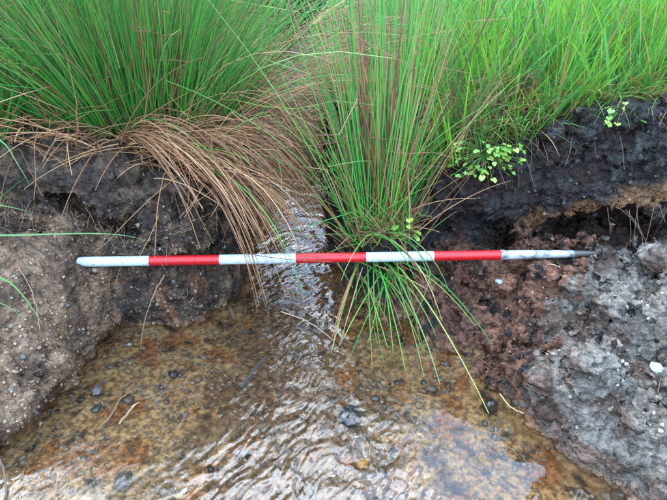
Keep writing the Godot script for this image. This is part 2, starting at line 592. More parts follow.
func setup_noise() -> void:
	for a in [[n_big, 2.2, 2, 11], [n_mid, 6.5, 3, 12], [n_fine, 30.0, 3, 13], [n_tint, 9.0, 3, 14], [n_patch, 7.0, 4, 15], [n_rip, 1.0, 2, 16], [n_rip2, 1.0, 2, 17], [n_warp, 1.0, 2, 18]]:
		var f: FastNoiseLite = a[0]
		f.noise_type = FastNoiseLite.TYPE_SIMPLEX_SMOOTH
		f.frequency = a[1]
		f.fractal_type = FastNoiseLite.FRACTAL_FBM
		f.fractal_octaves = a[2]
		f.seed = a[3]
	n_cell.noise_type = FastNoiseLite.TYPE_CELLULAR
	n_cell.frequency = 19.0
	n_cell.seed = 21
	n_cell.cellular_return_type = FastNoiseLite.RETURN_DISTANCE
	n_cell.fractal_type = FastNoiseLite.FRACTAL_FBM
	n_cell.fractal_octaves = 2
	n_cell.domain_warp_enabled = true
	n_cell.domain_warp_amplitude = 0.05
	n_cell.domain_warp_frequency = 8.0

	n_crumb.noise_type = FastNoiseLite.TYPE_CELLULAR
	n_crumb.frequency = 40.0
	n_crumb.seed = 27
	n_crumb.cellular_return_type = FastNoiseLite.RETURN_DISTANCE
	n_crumb.fractal_type = FastNoiseLite.FRACTAL_FBM
	n_crumb.fractal_octaves = 2
	n_crumb.domain_warp_enabled = true
	n_crumb.domain_warp_amplitude = 0.02
	n_crumb.domain_warp_frequency = 20.0

func mat(rough: float, spec := 0.5, vcol := true) -> StandardMaterial3D:
	var m := StandardMaterial3D.new()
	m.vertex_color_use_as_albedo = vcol
	m.roughness = rough
	m.metallic_specular = spec
	return m

func materials() -> void:
	var grain := noise_tex(1024, 0.022, 4, FastNoiseLite.TYPE_CELLULAR, 31)
	var speck := noise_tex(1024, 0.014, 7, FastNoiseLite.TYPE_SIMPLEX_SMOOTH, 32, [[0.0, 0.36, 0.5, 0.64, 1.0], [Color(0.45, 0.44, 0.43), Color(0.62, 0.61, 0.6), Color(0.85, 0.84, 0.83), Color(0.96, 0.95, 0.94), Color(1, 1, 1)]])
	var rtex := noise_tex(512, 0.02, 4, FastNoiseLite.TYPE_SIMPLEX_SMOOTH, 33, [[0.0, 0.4, 0.65, 1.0], [Color(0.45, 0.45, 0.45), Color(0.62, 0.62, 0.62), Color(0.95, 0.95, 0.95), Color(1, 1, 1)]])
	var s := mat(0.85, 0.35)
	s.uv1_triplanar = true
	s.uv1_world_triplanar = true
	s.uv1_scale = Vector3(3.1, 3.1, 3.1)
	s.albedo_texture = speck
	s.roughness_texture = rtex
	s.heightmap_enabled = true
	s.heightmap_texture = grain
	s.heightmap_scale = 1.6
	M.soil = s
	var b: StandardMaterial3D = s.duplicate()
	b.heightmap_scale = 0.6
	M.bed = b
	var w := mat(0.03, 0.5, false)
	w.transparency = BaseMaterial3D.TRANSPARENCY_ALPHA
	w.albedo_color = Color(0.97, 0.95, 0.91, 0.0)
	w.refraction_enabled = true
	w.refraction_scale = 0.033
	w.metallic_specular = 0.55
	w.clearcoat_enabled = true
	w.clearcoat = 0.35
	w.clearcoat_roughness = 0.03
	M.water = w
	M.speck = speck
	M.grain = grain
	var g := mat(0.55, 0.5)
	M.gravel = g
	var r := mat(0.5, 0.28)
	r.backlight_enabled = true
	r.backlight = Color(0.25, 0.25, 0.2)
	M.rush = r
	var gr := mat(0.5, 0.28)
	gr.backlight_enabled = true
	gr.backlight = Color(0.75, 0.75, 0.55)
	M.grass = gr
	M.twig = mat(0.7, 0.4)
	M.leaf = []
	for c: Color in [Color(0.20, 0.40, 0.05), Color(0.27, 0.44, 0.06), Color(0.13, 0.34, 0.05), Color(0.36, 0.46, 0.08)]:
		var lf := mat(0.4, 0.5)
		lf.albedo_color = c.linear_to_srgb()
		lf.backlight_enabled = true
		lf.backlight = Color(0.6, 0.6, 0.4)
		M.leaf.append(lf)

func build_far_ground() -> void:
	var xs := PackedFloat32Array()
	var zs := PackedFloat32Array()
	for a in [-80.0, -40.0, -20.0, -12.0, -8.0, -6.0, -5.0, -4.0, -3.4, -3.0, -2.6, -2.3, -2.0, -1.8, -1.6, -1.45]:
		xs.append(a)
	var x := -1.33
	while x < 1.335:
		xs.append(x)
		x += 0.0475
	for a in [1.45, 1.6, 1.8, 2.0, 2.3, 2.6, 3.0, 3.4, 4.0, 5.0, 6.0, 8.0, 12.0, 20.0, 40.0, 80.0]:
		xs.append(a)
	for a in [-90.0, -50.0, -30.0, -20.0, -14.0, -10.0, -8.0, -7.0, -6.0, -5.4, -4.8, -4.4, -4.0, -3.6, -3.2, -2.9, -2.6, -2.3, -2.0, -1.8, -1.6, -1.4, -1.28]:
		zs.append(a)
	var z := -1.1
	while z < 0.95:
		zs.append(z)
		z += 0.12
	for a in [0.97, 1.2, 1.6, 2.0, 3.0, 5.0, 10.0, 30.0]:
		zs.append(a)
	var mb := MB.new()
	for b in zs:
		for a in xs:
			mb.v.append(Vector3(a, far_ground(a, b) - 0.004, b))
			mb.n.append(Vector3.UP)
			mb.c.append(Color(0.06, 0.05, 0.034))
	var k := xs.size()
	for b in zs.size() - 1:
		for a in k - 1:
			if xs[a] > -1.34 and xs[a + 1] < 1.34 and zs[b] > -1.29 and zs[b + 1] < 0.98:
				continue
			var q := b * k + a
			mb.i.append(q); mb.i.append(q + 1); mb.i.append(q + k)
			mb.i.append(q + 1); mb.i.append(q + k + 1); mb.i.append(q + k)
	for t in range(0, mb.i.size(), 3):
		var p := mb.v[mb.i[t]]
		var nn := (mb.v[mb.i[t + 2]] - p).cross(mb.v[mb.i[t + 1]] - p).normalized()
		for e in 3:
			mb.n[mb.i[t + e]] += nn * (1.0 if nn.y > 0 else -1.0)
	for t in mb.n.size():
		mb.n[t] = mb.n[t].normalized()
	tag(put("meadow_ground", mb.mesh(), M.soil), "", "", "", "structure")

func current_x(z: float) -> float:
	return pw([-1.6, -0.3, 0.0, 0.3, 0.6, 1.2], [-0.18, -0.16, -0.14, -0.09, -0.07, -0.06], z)

func current_half(z: float) -> float:
	return pw([-1.6, -0.3, 0.0, 0.3, 0.6, 1.2], [0.2, 0.17, 0.18, 0.25, 0.33, 0.42], z)

func ripple(x: float, z: float) -> float:
	# main current: comes down the channel and spreads towards the camera
	var cx := current_x(z)
	var half := current_half(z)
	var e := absf(x - cx) / half
	var a := lerpf(0.24, 1.0, smoothstep(1.15, 0.45, e)) * (1.0 + 0.25 * smoothstep(0.35, 0.05, z))
	var wx := x + 0.03 * n_warp.get_noise_2d(x * 6.0, z * 6.0)
	var wz := z + 0.03 * n_warp.get_noise_2d(x * 6.0 + 50.0, z * 6.0)
	var sk := (x - cx) * 0.8
	var up := smoothstep(0.35, -0.1, z)
	var h := n_rip.get_noise_2d(wx * 25.0, (wz + sk) * 33.0) * lerpf(0.0019, 0.0012, up)
	h += n_rip2.get_noise_2d((wx + 0.3 * wz) * 56.0, (wz - 0.2 * wx) * 64.0) * lerpf(0.0008, 0.0006, up)
	h += n_warp.get_noise_2d(wx * 7.0 + 9.0, wz * 9.0) * 0.0036
	return h * a + water_y(z)

func build_water() -> void:
	var st := 0.0048
	var xa := -0.92
	var za := -1.62
	var kx := int(1.74 / st) + 1
	var kz := int(2.75 / st) + 1
	var mb := MB.new()
	for b in kz:
		for a in kx:
			var p := Vector3(xa + a * st, 0, za + b * st)
			p.y = ripple(p.x, p.z)
			mb.v.append(p)
	mb.n.resize(mb.v.size())
	for b in kz:
		for a in kx:
			var l := mb.v[b * kx + maxi(a - 1, 0)]
			var r := mb.v[b * kx + mini(a + 1, kx - 1)]
			var u := mb.v[maxi(b - 1, 0) * kx + a]
			var d := mb.v[mini(b + 1, kz - 1) * kx + a]
			mb.n[b * kx + a] = (d - u).cross(r - l).normalized()
	for b in kz - 1:
		for a in kx - 1:
			var q := b * kx + a
			mb.i.append(q); mb.i.append(q + 1); mb.i.append(q + kx)
			mb.i.append(q + 1); mb.i.append(q + kx + 1); mb.i.append(q + kx)
	tag(put("stream_water", mb.mesh(), M.water), "", "", "", "structure")

# ------------------------------------------------------------------ ranging pole
func build_pole() -> void:
	var a := Vector3(-0.715, 0.233, 0.05)
	var b := Vector3(0.815, 0.222, -0.02)
	var len := a.distance_to(b)
	var pole := base_at("ranging_pole", a)
	tag(pole, "red and white banded ranging pole laid level across the stream", "ranging pole")
	pole.basis = Basis.looking_at((b - a).normalized(), Vector3.UP)
	var white := mat(0.42, 0.5, false)
	white.albedo_texture = noise_tex(512, 0.03, 4, FastNoiseLite.TYPE_SIMPLEX_SMOOTH, 51, [[0.0, 0.21, 0.25, 0.5, 1.0], [Color(0.27, 0.22, 0.17), Color(0.45, 0.41, 0.36), Color(0.64, 0.67, 0.67), Color(0.69, 0.73, 0.74), Color(0.73, 0.77, 0.78)]])
	white.uv1_triplanar = true
	white.uv1_scale = Vector3(5, 5, 5)
	white.heightmap_enabled = true
	white.heightmap_texture = M.grain
	white.heightmap_scale = 0.05
	var worn: StandardMaterial3D = white.duplicate()
	worn.albedo_texture = noise_tex(512, 0.008, 6, FastNoiseLite.TYPE_SIMPLEX_SMOOTH, 52, [[0.0, 0.3, 0.42, 0.55, 1.0], [Color(0.25, 0.22, 0.2), Color(0.42, 0.41, 0.39), Color(0.57, 0.58, 0.57), Color(0.63, 0.65, 0.65), Color(0.7, 0.72, 0.72)]])
	var red: StandardMaterial3D = white.duplicate()
	red.albedo_texture = noise_tex(512, 0.03, 4, FastNoiseLite.TYPE_SIMPLEX_SMOOTH, 53, [[0.0, 0.21, 0.25, 0.5, 1.0], [Color(0.26, 0.15, 0.11), Color(0.42, 0.08, 0.07), Color(0.64, 0.04, 0.06), Color(0.68, 0.045, 0.07), Color(0.72, 0.06, 0.08)]])
	var steel := mat(0.5, 0.5, false)
	steel.metallic = 0.2
	steel.albedo_color = Color(0.30, 0.28, 0.26)
	var px := [78.0, 147.0, 215.0, 290.0, 360.0, 428.0, 496.0, 572.0]
	for k in 7:
		var z0: float = (px[k] - 78.0) / 534.0 * len
		var z1: float = (px[k + 1] - 78.0) / 534.0 * len
		var r := 0.0143
		var prof := PackedVector2Array()
		if k == 0:
			prof.append_array([Vector2(0.0, z0 - 0.002), Vector2(r * 0.75, z0 - 0.0015), Vector2(r * 0.95, z0 + 0.001), Vector2(r, z0 + 0.004)])
		else:
			prof.append(Vector2(r - 0.0004, z0))
			prof.append(Vector2(r, z0 + 0.0005))
		if k == 1:
			# the joint of the two halves of the pole
			var zj := z0 + (z1 - z0) * 0.66
			prof.append_array([Vector2(r, zj - 0.0012), Vector2(r - 0.0015, zj - 0.0006), Vector2(r - 0.0015, zj + 0.0006), Vector2(r, zj + 0.0012)])
		var r1 := r if k < 6 else 0.0105
		prof.append(Vector2(r1, z1 - 0.0005))
		prof.append(Vector2(r1 - 0.0004, z1))
		put("white_band" if k % 2 == 0 else "red_band", lathe(prof, 24), worn if k == 6 else (white if k % 2 == 0 else red), pole)
	var zt: float = (572.0 - 78.0) / 534.0 * len
	put("steel_tip", lathe(PackedVector2Array([Vector2(0.0103, zt), Vector2(0.0098, zt + 0.01), Vector2(0.0085, zt + 0.04), Vector2(0.006, zt + 0.085), Vector2(0.0025, len), Vector2(0.0, len + 0.004)]), 20), steel, pole)

func lathe(prof: PackedVector2Array, sides: int) -> ArrayMesh:
	# spun about -z, from the origin forwards
	var mb := MB.new()
	var k := prof.size()
	for a in k:
		var t: Vector2 = prof[mini(a + 1, k - 1)] - prof[maxi(a - 1, 0)]
		for s in sides:
			var an := TAU * s / sides
			var o := Vector3(cos(an), sin(an), 0)
			mb.v.append(o * prof[a].x + Vector3(0, 0, -prof[a].y))
			mb.n.append((o * t.y + Vector3(0, 0, t.x)).normalized())
	for a in k - 1:
		for s in sides:
			var q := a * sides + s
			var q1 := a * sides + (s + 1) % sides
			mb.i.append(q); mb.i.append(q1); mb.i.append(q + sides)
			mb.i.append(q1); mb.i.append(q1 + sides); mb.i.append(q + sides)
	return mb.mesh()

# ------------------------------------------------------------------ plants
func rr(a: float, b: float) -> float:
	return rng.randf_range(a, b)

func path(p0: Vector3, dir: Vector3, len: float, k: int, droop: float, wob: float, floor_ := false) -> PackedVector3Array:
	var out := PackedVector3Array()
	var p := p0
	var d := dir.normalized()
	var seg := len / k
	out.append(p)
	for a in k:
		p += d * seg
		d.y -= droop * seg
		d += Vector3(rr(-wob, wob), rr(-wob, wob) * 0.5, rr(-wob, wob))
		d = d.normalized()
		if floor_:
			var g := maxf(ground_at(p.x, p.z), water_y(p.z)) + 0.006
			if p.y < g and p0.y - g > 0.03:
				p.y = g
				d.y = maxf(d.y, -0.05)
		out.append(p)
	return out

func kink(pts: PackedVector3Array) -> void:
	# a stem snapped over: everything past one joint swings down about it
	var k := rng.randi_range(2, pts.size() - 2)
	var ax := Vector3(rr(-1, 1), rr(-0.2, 0.2), rr(-1, 1)).normalized()
	var an := rr(0.5, 1.9)
	for a in range(k + 1, pts.size()):
		var r := (pts[a] - pts[k]).rotated(ax, an)
		if r.y > 0.0 and rng.randf() < 0.5:
			r.y *= 0.4
		pts[a] = pts[k] + r

func tint(c: Color, v: float) -> Color:
	var s := 1.0 + rr(-v, v)
	return Color(c.r * s * (1.0 + rr(-v, v) * 0.4), c.g * s, c.b * s * (1.0 + rr(-v, v) * 0.5))

const STRAW := [Color(0.36, 0.185, 0.085), Color(0.30, 0.142, 0.064), Color(0.19, 0.085, 0.040), Color(0.43, 0.265, 0.135), Color(0.25, 0.11, 0.052), Color(0.12, 0.062, 0.037)]

func straw() -> Color:
	return tint(STRAW[rng.randi() % STRAW.size()], 0.18)

func rush_green() -> Color:
	return tint([Color(0.033, 0.245, 0.028), Color(0.06, 0.30, 0.036), Color(0.02, 0.165, 0.028), Color(0.13, 0.31, 0.036), Color(0.075, 0.275, 0.05)][rng.randi() % 5], 0.25)

func rush(label: String, at: Vector2, rad: Vector2, n_green: int, n_dead: int, n_one: int, l0: float, l1: float, tilt: float, lean: Vector3, thick := 0.0017, detail := 7) -> Node3D:
	var y0 := ground_at(at.x, at.y)
	var o := base_at("rush_clump", Vector3(at.x, y0, at.y))
	tag(o, label, "rush clump", "rush clumps on the stream banks")
	var green := MB.new()
	var dead := MB.new()
	for k in n_green + n_dead:
		var a := rr(0.0, TAU)
		var r := sqrt(rng.randf())
		var off := Vector3(cos(a) * rad.x * r, 0, sin(a) * rad.y * r)
		var p := Vector3(at.x, 0, at.y) + off
		p.y = ground_at(p.x, p.z) - 0.012
		p -= o.position
		var out := Vector3(cos(a), 0, sin(a))
		var t := deg_to_rad(tilt) * (r * rr(0.35, 1.2) + rr(-0.3, 0.3))
		var dir := Vector3(out.x * sin(t), cos(t), out.z * sin(t)) + lean * rr(0.3, 1.0) + Vector3(rr(-0.14, 0.14), 0, rr(-0.14, 0.14))
		var is_dead := k >= n_green
		var len := rr(l0, l1) * (0.85 if is_dead else 1.0)
		if rng.randf() < 0.35:
			len *= rr(0.45, 0.9)
		var bend := rng.randf() * rng.randf()
		var pts := path(p, dir, len, detail, 0.03 + bend * 1.2 + r * rr(0.0, 0.9) if not is_dead else rr(0.2, 2.2), 0.022 if not is_dead else 0.045)
		if rng.randf() < (0.03 if not is_dead else 0.35):
			kink(pts)
		var th := thick * rr(0.8, 1.25)
		var c0: Color
		var c1: Color
		if is_dead:
			c0 = straw()
			c1 = c0.lerp(Color(0.16, 0.09, 0.06), rr(0.0, 0.6))
		else:
			c0 = rush_green()
			c1 = c0.lerp(Color(0.20, 0.24, 0.09), rr(0.0, 0.5) if rng.randf() < 0.6 else 0.9)
		if k % maxi(1, (n_green + n_dead) / maxi(1, n_one)) == 0 and n_one > 0:
			var one := MB.new()
			one.tube(pts, th * 1.1, th * 0.3, 4, c0, c1, 1.5)
			put("stem", one.mesh(), M.rush, o)
		else:
			(dead if is_dead else green).tube(pts, th, th * 0.3, 3, c0, c1, 1.5)
	if green.v.size():
		tag(put("leaves", green.mesh(), M.rush, o), "", "", "", "stuff")
	if dead.v.size():
		tag(put("dead_leaves", dead.mesh(), M.rush, o), "brown dead stems among the green", "", "", "stuff")
	return o

func extra_stems(o: Node3D, called: String, k: int, from: Callable, green_share: float, thick: float, single: int, floor_ := true) -> void:
	var mb := MB.new()
	for a in k:
		var f: Array = from.call()          # start, direction, length, droop
		var pts := path(f[0], f[1], f[2], 9, f[3], 0.03, floor_)
		for b in pts.size():
			pts[b] -= o.position
		if rng.randf() < 0.18 and not called.begins_with("hang"):
			kink(pts)
		var c0 := rush_green() if rng.randf() < green_share else straw()
		var c1 := c0.lerp(straw(), rr(0.0, 0.7))
		var th := thick * rr(0.75, 1.2)
		if a < single:
			var one := MB.new()
			one.tube(pts, th, th * 0.35, 4, c0, c1, 1.5)
			put("stem", one.mesh(), M.rush, o)
		else:
			mb.tube(pts, th, th * 0.35, 3, c0, c1, 1.5)
	if mb.v.size():
		tag(put(called, mb.mesh(), M.rush, o), "", "", "", "stuff")

func grass_patch(called: String, label: String, k: int, where: Callable, look: Callable) -> void:
	var mb := MB.new()
	for a in k:
		var p: Vector3 = where.call()
		if p.y < -5.0:
			continue
		var f: Array = look.call(p)         # direction, length, droop, width, colour base, colour tip, rows
		var pts := path(p, f[0], f[1], f[6], f[2], 0.04)
		var an := rr(0.0, TAU)
		mb.blade(pts, f[3], Vector3(cos(an), 0.1, sin(an)), f[4], f[5])
	tag(put(called, mb.mesh(), M.grass), label, "grass", "", "stuff")

func build_plants() -> void:
	# the big clump on the left bank
	var big := rush("tall dense green rush clump on the left bank above the hollow", Vector2(-0.66, -0.36), Vector2(0.25, 0.15), 1750, 300, 150, 0.5, 0.95, 34.0, Vector3(0.02, 0, 0.0), 0.0019)
	var locks := []
	for k in 46:
		var x := rr(-0.60, -0.36)
		var z := rr(-0.5, -0.06)
		locks.append([Vector3(x, ground_at(x, z) + rr(0.0, 0.05), z), Vector3(rr(0.35, 0.85), rr(0.0, 0.7), rr(0.0, 0.75)), rr(0.3, 0.55), rr(2.8, 5.4)])
	for k in 22:
		# locks that fall across the channel behind the pole
		var x := rr(-0.46, -0.36)
		var z := rr(-0.75, -0.2)
		locks.append([Vector3(x, ground_at(x, z) + rr(0.0, 0.04), z), Vector3(rr(0.7, 1.0), rr(-0.1, 0.5), rr(-0.1, 0.5)), rr(0.32, 0.50), rr(3.0, 5.5)])
	extra_stems(big, "straw", 1050, func() -> Array:
		var l: Array = locks[rng.randi() % locks.size()]
		var k := rr(0.01, 0.035)
		return [l[0] + Vector3(rr(-k, k), rr(-0.01, 0.02), rr(-k, k)), l[1] + Vector3(rr(-0.2, 0.2), rr(-0.2, 0.2), rr(-0.2, 0.2)), l[2] * rr(0.6, 1.12), l[3] * rr(0.8, 1.3)], 0.04, 0.0018, 150)
	extra_stems(big, "straw", 190, func() -> Array:
		var x := rr(-0.98, -0.38)
		var z := rr(-0.28, -0.05)
		return [Vector3(x, ground_at(x, z) + rr(0.0, 0.04), z), Vector3(rr(-0.9, 1.0), rr(-0.2, 0.5), rr(-0.25, 0.8)), rr(0.10, 0.36), rr(0.6, 4.0)], 0.08, 0.0017, 60)
	# long stalks that arch out from the clump to the right, over the stream
	extra_stems(big, "arching_stems", 80, func() -> Array:
		var x := rr(-0.62, -0.36)
		var z := rr(-0.6, -0.25)
		return [Vector3(x, ground_at(x, z), z), Vector3(rr(0.5, 1.0), rr(0.55, 1.0), rr(-0.35, 0.25)), rr(0.55, 0.95), rr(0.5, 1.5)], 0.35, 0.0016, 40)
	# clumps behind it
	rush("rush clump at the picture's left edge beside the tall clump", Vector2(-1.12, -0.22), Vector2(0.16, 0.14), 420, 90, 30, 0.45, 0.8, 32.0, Vector3.ZERO)
	rush("rush clump half hidden behind the tall left clump", Vector2(-0.8, -0.92), Vector2(0.24, 0.2), 800, 260, 0, 0.6, 0.95, 30.0, Vector3(0.08, 0, 0), 0.0018, 5)
	rush("rush clump beside the straw-filled channel, upstream of the tall left clump", Vector2(-0.65, -1.55), Vector2(0.2, 0.25), 260, 260, 0, 0.35, 0.6, 30.0, Vector3(0.03, 0, 0), 0.002, 5)
	rush("rush clump farthest upstream on the left bank", Vector2(-0.75, -2.5), Vector2(0.35, 0.3), 450, 300, 0, 0.4, 0.7, 30.0, Vector3(0.0, 0, 0), 0.0025, 5)
	# the clump in the middle of the picture
	var mid := rush("rush clump rooted on the low spur right behind the pole's middle", Vector2(0.135, -0.125), Vector2(0.075, 0.055), 165, 120, 120, 0.35, 0.95, 11.0, Vector3(-0.05, 0, 0.0), 0.0021)
	extra_stems(mid, "side_stems", 70, func() -> Array:
		var x := rr(0.05, 0.24)
		var z := rr(-0.17, -0.07)
		return [Vector3(x, ground_at(x, z) - 0.01, z), Vector3(rr(-0.55, 0.35), rr(0.6, 1.0), rr(-0.35, 0.35)), rr(0.3, 0.7), rr(0.3, 1.6)], 0.6, 0.0016, 50, false)
	extra_stems(mid, "hanging_stems", 38, func() -> Array:
		return [Vector3(rr(0.06, 0.20), rr(0.13, 0.19), rr(-0.07, -0.03)), Vector3(rr(-0.35, 0.45), rr(-0.35, 0.1), rr(0.35, 0.9)), rr(0.10, 0.36), rr(1.2, 5.0)], 0.62, 0.0022, 38, false)
	for f in [[Vector3(0.17, 0.19, -0.04), Vector3(0.30, 0.10, 0.9), 0.56, 1.1], [Vector3(0.15, 0.19, -0.04), Vector3(0.22, 0.12, 0.9), 0.46, 1.7], [Vector3(0.19, 0.2, -0.04), Vector3(0.55, 0.15, 0.75), 0.40, 1.9], [Vector3(0.13, 0.18, -0.04), Vector3(0.10, 0.05, 0.9), 0.40, 1.5], [Vector3(0.12, 0.18, -0.04), Vector3(-0.05, 0.10, 0.9), 0.36, 1.9], [Vector3(0.16, 0.18, -0.04), Vector3(0.16, 0.0, 0.9), 0.42, 1.0], [Vector3(0.08, 0.18, -0.05), Vector3(-0.25, 0.10, 0.9), 0.33, 2.2]]:
		extra_stems(mid, "long_stem", 1, func() -> Array: return f, 0.6, 0.0026, 1, false)
	extra_stems(mid, "sheaths", 260, func() -> Array:
		var x := rr(0.04, 0.235)
		var z := rr(-0.18, -0.055)
		return [Vector3(x, ground_at(x, z) - 0.015, z), Vector3(rr(-0.5, 0.5), rr(0.3, 1.0), rr(-0.2, 0.5)), rr(0.04, 0.18), rr(0.5, 6.0)], 0.22, 0.0022, 0, false)
	extra_stems(mid, "crossing_stems", 9, func() -> Array:
		return [Vector3(rr(0.05, 0.2), 0.25, rr(-0.08, -0.05)), Vector3(rr(-0.6, 0.6), rr(0.3, 0.7), rr(0.5, 0.9)), rr(0.22, 0.42), rr(4.0, 7.0)], 0.6, 0.0019, 9, false)
	extra_stems(mid, "low_stems", 40, func() -> Array:
		var x := rr(0.04, 0.24)
		return [Vector3(x, rr(0.2, 0.25), rr(-0.1, -0.05)), Vector3(rr(-0.9, 0.7), rr(0.3, 1.0), rr(-0.1, 0.25)), rr(0.15, 0.4), rr(0.8, 3.5)], 0.75, 0.0017, 30, false)
	for f in [[Vector3(0.17, 0.24, -0.1), Vector3(0.30, 1.0, 0.1), 0.74, Color(0.075, 0.04, 0.03)], [Vector3(0.19, 0.24, -0.1), Vector3(0.5, 1.0, 0.02), 0.72, Color(0.10, 0.055, 0.035)], [Vector3(0.12, 0.24, -0.1), Vector3(-0.12, 1.0, 0.08), 0.85, Color(0.17, 0.085, 0.05)], [Vector3(0.1, 0.24, -0.1), Vector3(-0.3, 1.0, 0.1), 0.85, Color(0.2, 0.1, 0.06)], [Vector3(0.14, 0.24, -0.1), Vector3(0.03, 1.0, 0.1), 0.8, Color(0.15, 0.075, 0.045)]]:
		var one := MB.new()
		var pts := path(f[0] - mid.position, f[1], f[2], 9, 0.1, 0.02)
		one.tube(pts, 0.0027, 0.0016, 5, f[3], f[3])
		tag(put("stalk", one.mesh(), M.rush, mid), "thick dark brown dead stalk")
	# smaller clumps upstream on the right bank
	rush("rush clump upstream on the right bank behind the middle clump", Vector2(0.24, -0.85), Vector2(0.14, 0.2), 220, 200, 0, 0.35, 0.62, 32.0, Vector3(-0.12, 0, 0), 0.0018, 5)
	rush("rush clump far upstream where the channel narrows, right bank", Vector2(0.45, -1.9), Vector2(0.2, 0.2), 300, 140, 0, 0.4, 0.65, 30.0, Vector3(-0.1, 0, 0), 0.0022, 5)
	print("rushes ", Time.get_ticks_msec())

	# meadow grass on the right bank
	var tufts := []
	while tufts.size() < 1150:
		var u := rng.randf()
		var z := -0.19 - 2.9 * u * u
		var x := rr(0.24, 1.5 + 0.9 * u)
		var g := ground_at(x, z)
		if g < top_right(x, z) - 0.07 or g < 0.3 or (z > -0.27 - 0.1 * smoothstep(0.55, 0.3, x) and rng.randf() < 0.5):
			continue
		var c: Color = [Color(0.11, 0.29, 0.025), Color(0.08, 0.25, 0.028), Color(0.035, 0.16, 0.035), Color(0.17, 0.33, 0.03), Color(0.055, 0.22, 0.04)][rng.randi() % 5]
		tufts.append([Vector3(x, g - 0.012, z), tint(c, 0.2), rr(0.5, 1.25), rr(0.6, 1.5), Vector3(rr(-0.25, 0.25), 0, rr(-0.15, 0.3))])
	var cur := [[]]
	grass_patch("meadow_grass", "bright green long grass covering the right bank", 14000, func() -> Vector3:
		var t: Array = tufts[rng.randi() % tufts.size()]
		cur[0] = t
		return t[0] + Vector3(rng.randfn(), 0, rng.randfn()) * 0.016, func(p: Vector3) -> Array:
			var t: Array = cur[0]
			var d: Vector3 = Vector3(rr(-0.38, 0.38), 1.0, rr(-0.3, 0.4)) + t[4]
			var c: Color = tint(t[1], 0.16)
			if rng.randf() < 0.07:
				c = straw() * 0.8
			var len: float = rr(0.12, 0.42) * t[2] * (0.65 if p.z > -0.3 else 1.0)
			var w: float = rr(0.0020, 0.0046) * (1.8 if rng.randf() < 0.25 else 1.0) * t[3] * (1.0 + 0.35 * maxf(0.0, -p.z - 0.6))
			return [d, len, rr(0.2, 2.0) + 4.0 * pow(rng.randf(), 4.0), w, c.lerp(Color(0.10, 0.13, 0.04), 0.4), c, 6])
	# tall flowering stalks above the grass
	grass_patch("meadow_stalks", "pale tall grass stalks rising out of the right bank's grass", 260, func() -> Vector3:
		var t: Array = tufts[rng.randi() % tufts.size()]
		return t[0], func(_p: Vector3) -> Array:
			var c := Color(0.16, 0.24, 0.07).lerp(Color(0.28, 0.2, 0.12), rng.randf())
			return [Vector3(rr(-0.2, 0.2), 1.0, rr(-0.2, 0.2)), rr(0.3, 0.6), rr(0.1, 0.7), 0.0022, c, c, 6])
	# turf edge drooping over the right bank
	grass_patch("turf_edge_grass", "grass and dry blades drooping over the edge of the dark right bank", 1500, func() -> Vector3:
		var x := rr(0.28, 1.35)
		var z := -0.24 + 0.10 * clampf((x - 0.4) / 0.8, 0.0, 1.0) + rr(-0.07, 0.015)
		var g := ground_at(x, z)
		if g < 0.38:
			return Vector3(0, -9, 0)
		return Vector3(x, g - 0.004, z), func(_p: Vector3) -> Array:
			var dry := rng.randf() < 0.45
			var c := straw() if dry else tint(Color(0.10, 0.27, 0.05), 0.25)
			return [Vector3(rr(-0.8, 0.8), rr(0.2, 0.9), rr(0.1, 0.9)), rr(0.06, 0.2), rr(3.0, 9.0), rr(0.0016, 0.0034), c, c.lerp(straw(), 0.2), 6])
	# brown thatch hanging below the grass beside the leafy plant
	grass_patch("dead_thatch", "brown dry thatch hanging behind the pale leafy plant", 620, func() -> Vector3:
		var x := rr(0.36, 0.66)
		var z := rr(-0.5, -0.33)
		return Vector3(x, ground_at(x, z) + rr(0.0, 0.09), z), func(_p: Vector3) -> Array:
			var c := straw().lerp(Color(0.12, 0.08, 0.06), rr(0.1, 0.7))
			return [Vector3(rr(-0.9, 0.1), rr(-0.1, 0.45), rr(0.2, 0.9)), rr(0.12, 0.28), rr(2.0, 5.0), rr(0.0016, 0.0028), c, c, 6])
	# straw and grass lying over the channel upstream
	grass_patch("dead_grass", "pale brown dead grass fallen across the channel upstream", 10000, func() -> Vector3:
		var u := rng.randf()
		var z := -0.55 - 1.45 * u * sqrt(u)
		var near := smoothstep(-1.5, -0.9, z)
		var left := rng.randf() < 0.62
		var x := channel_x(z) + (-1.0 if left else 1.0) * (rr(0.18 * near, 0.5) + 0.04 * near)
		return Vector3(x, ground_at(x, z) + rr(-0.01, 0.02), z), func(p: Vector3) -> Array:
			var s := 1.0 if p.x < channel_x(p.z) else -1.0
			var near := smoothstep(-1.4, -0.9, p.z)
			var c := straw().lerp(Color(0.44, 0.29, 0.19), 0.4)
			if rng.randf() < 0.2:
				c = tint(Color(0.09, 0.22, 0.06), 0.25)
			return [Vector3(s * rr(-0.3, lerpf(1.0, 0.45, near)), rr(0.25, 1.0), rr(-0.5, 0.7)), rr(0.2, 0.45) * lerpf(1.0, 0.75, near) * (0.6 if p.z < -1.9 else 1.0), rr(1.2, 4.0), rr(0.0024, 0.0042) * (1.0 + 0.4 * maxf(0.0, -p.z - 0.8)), c, c, 6])
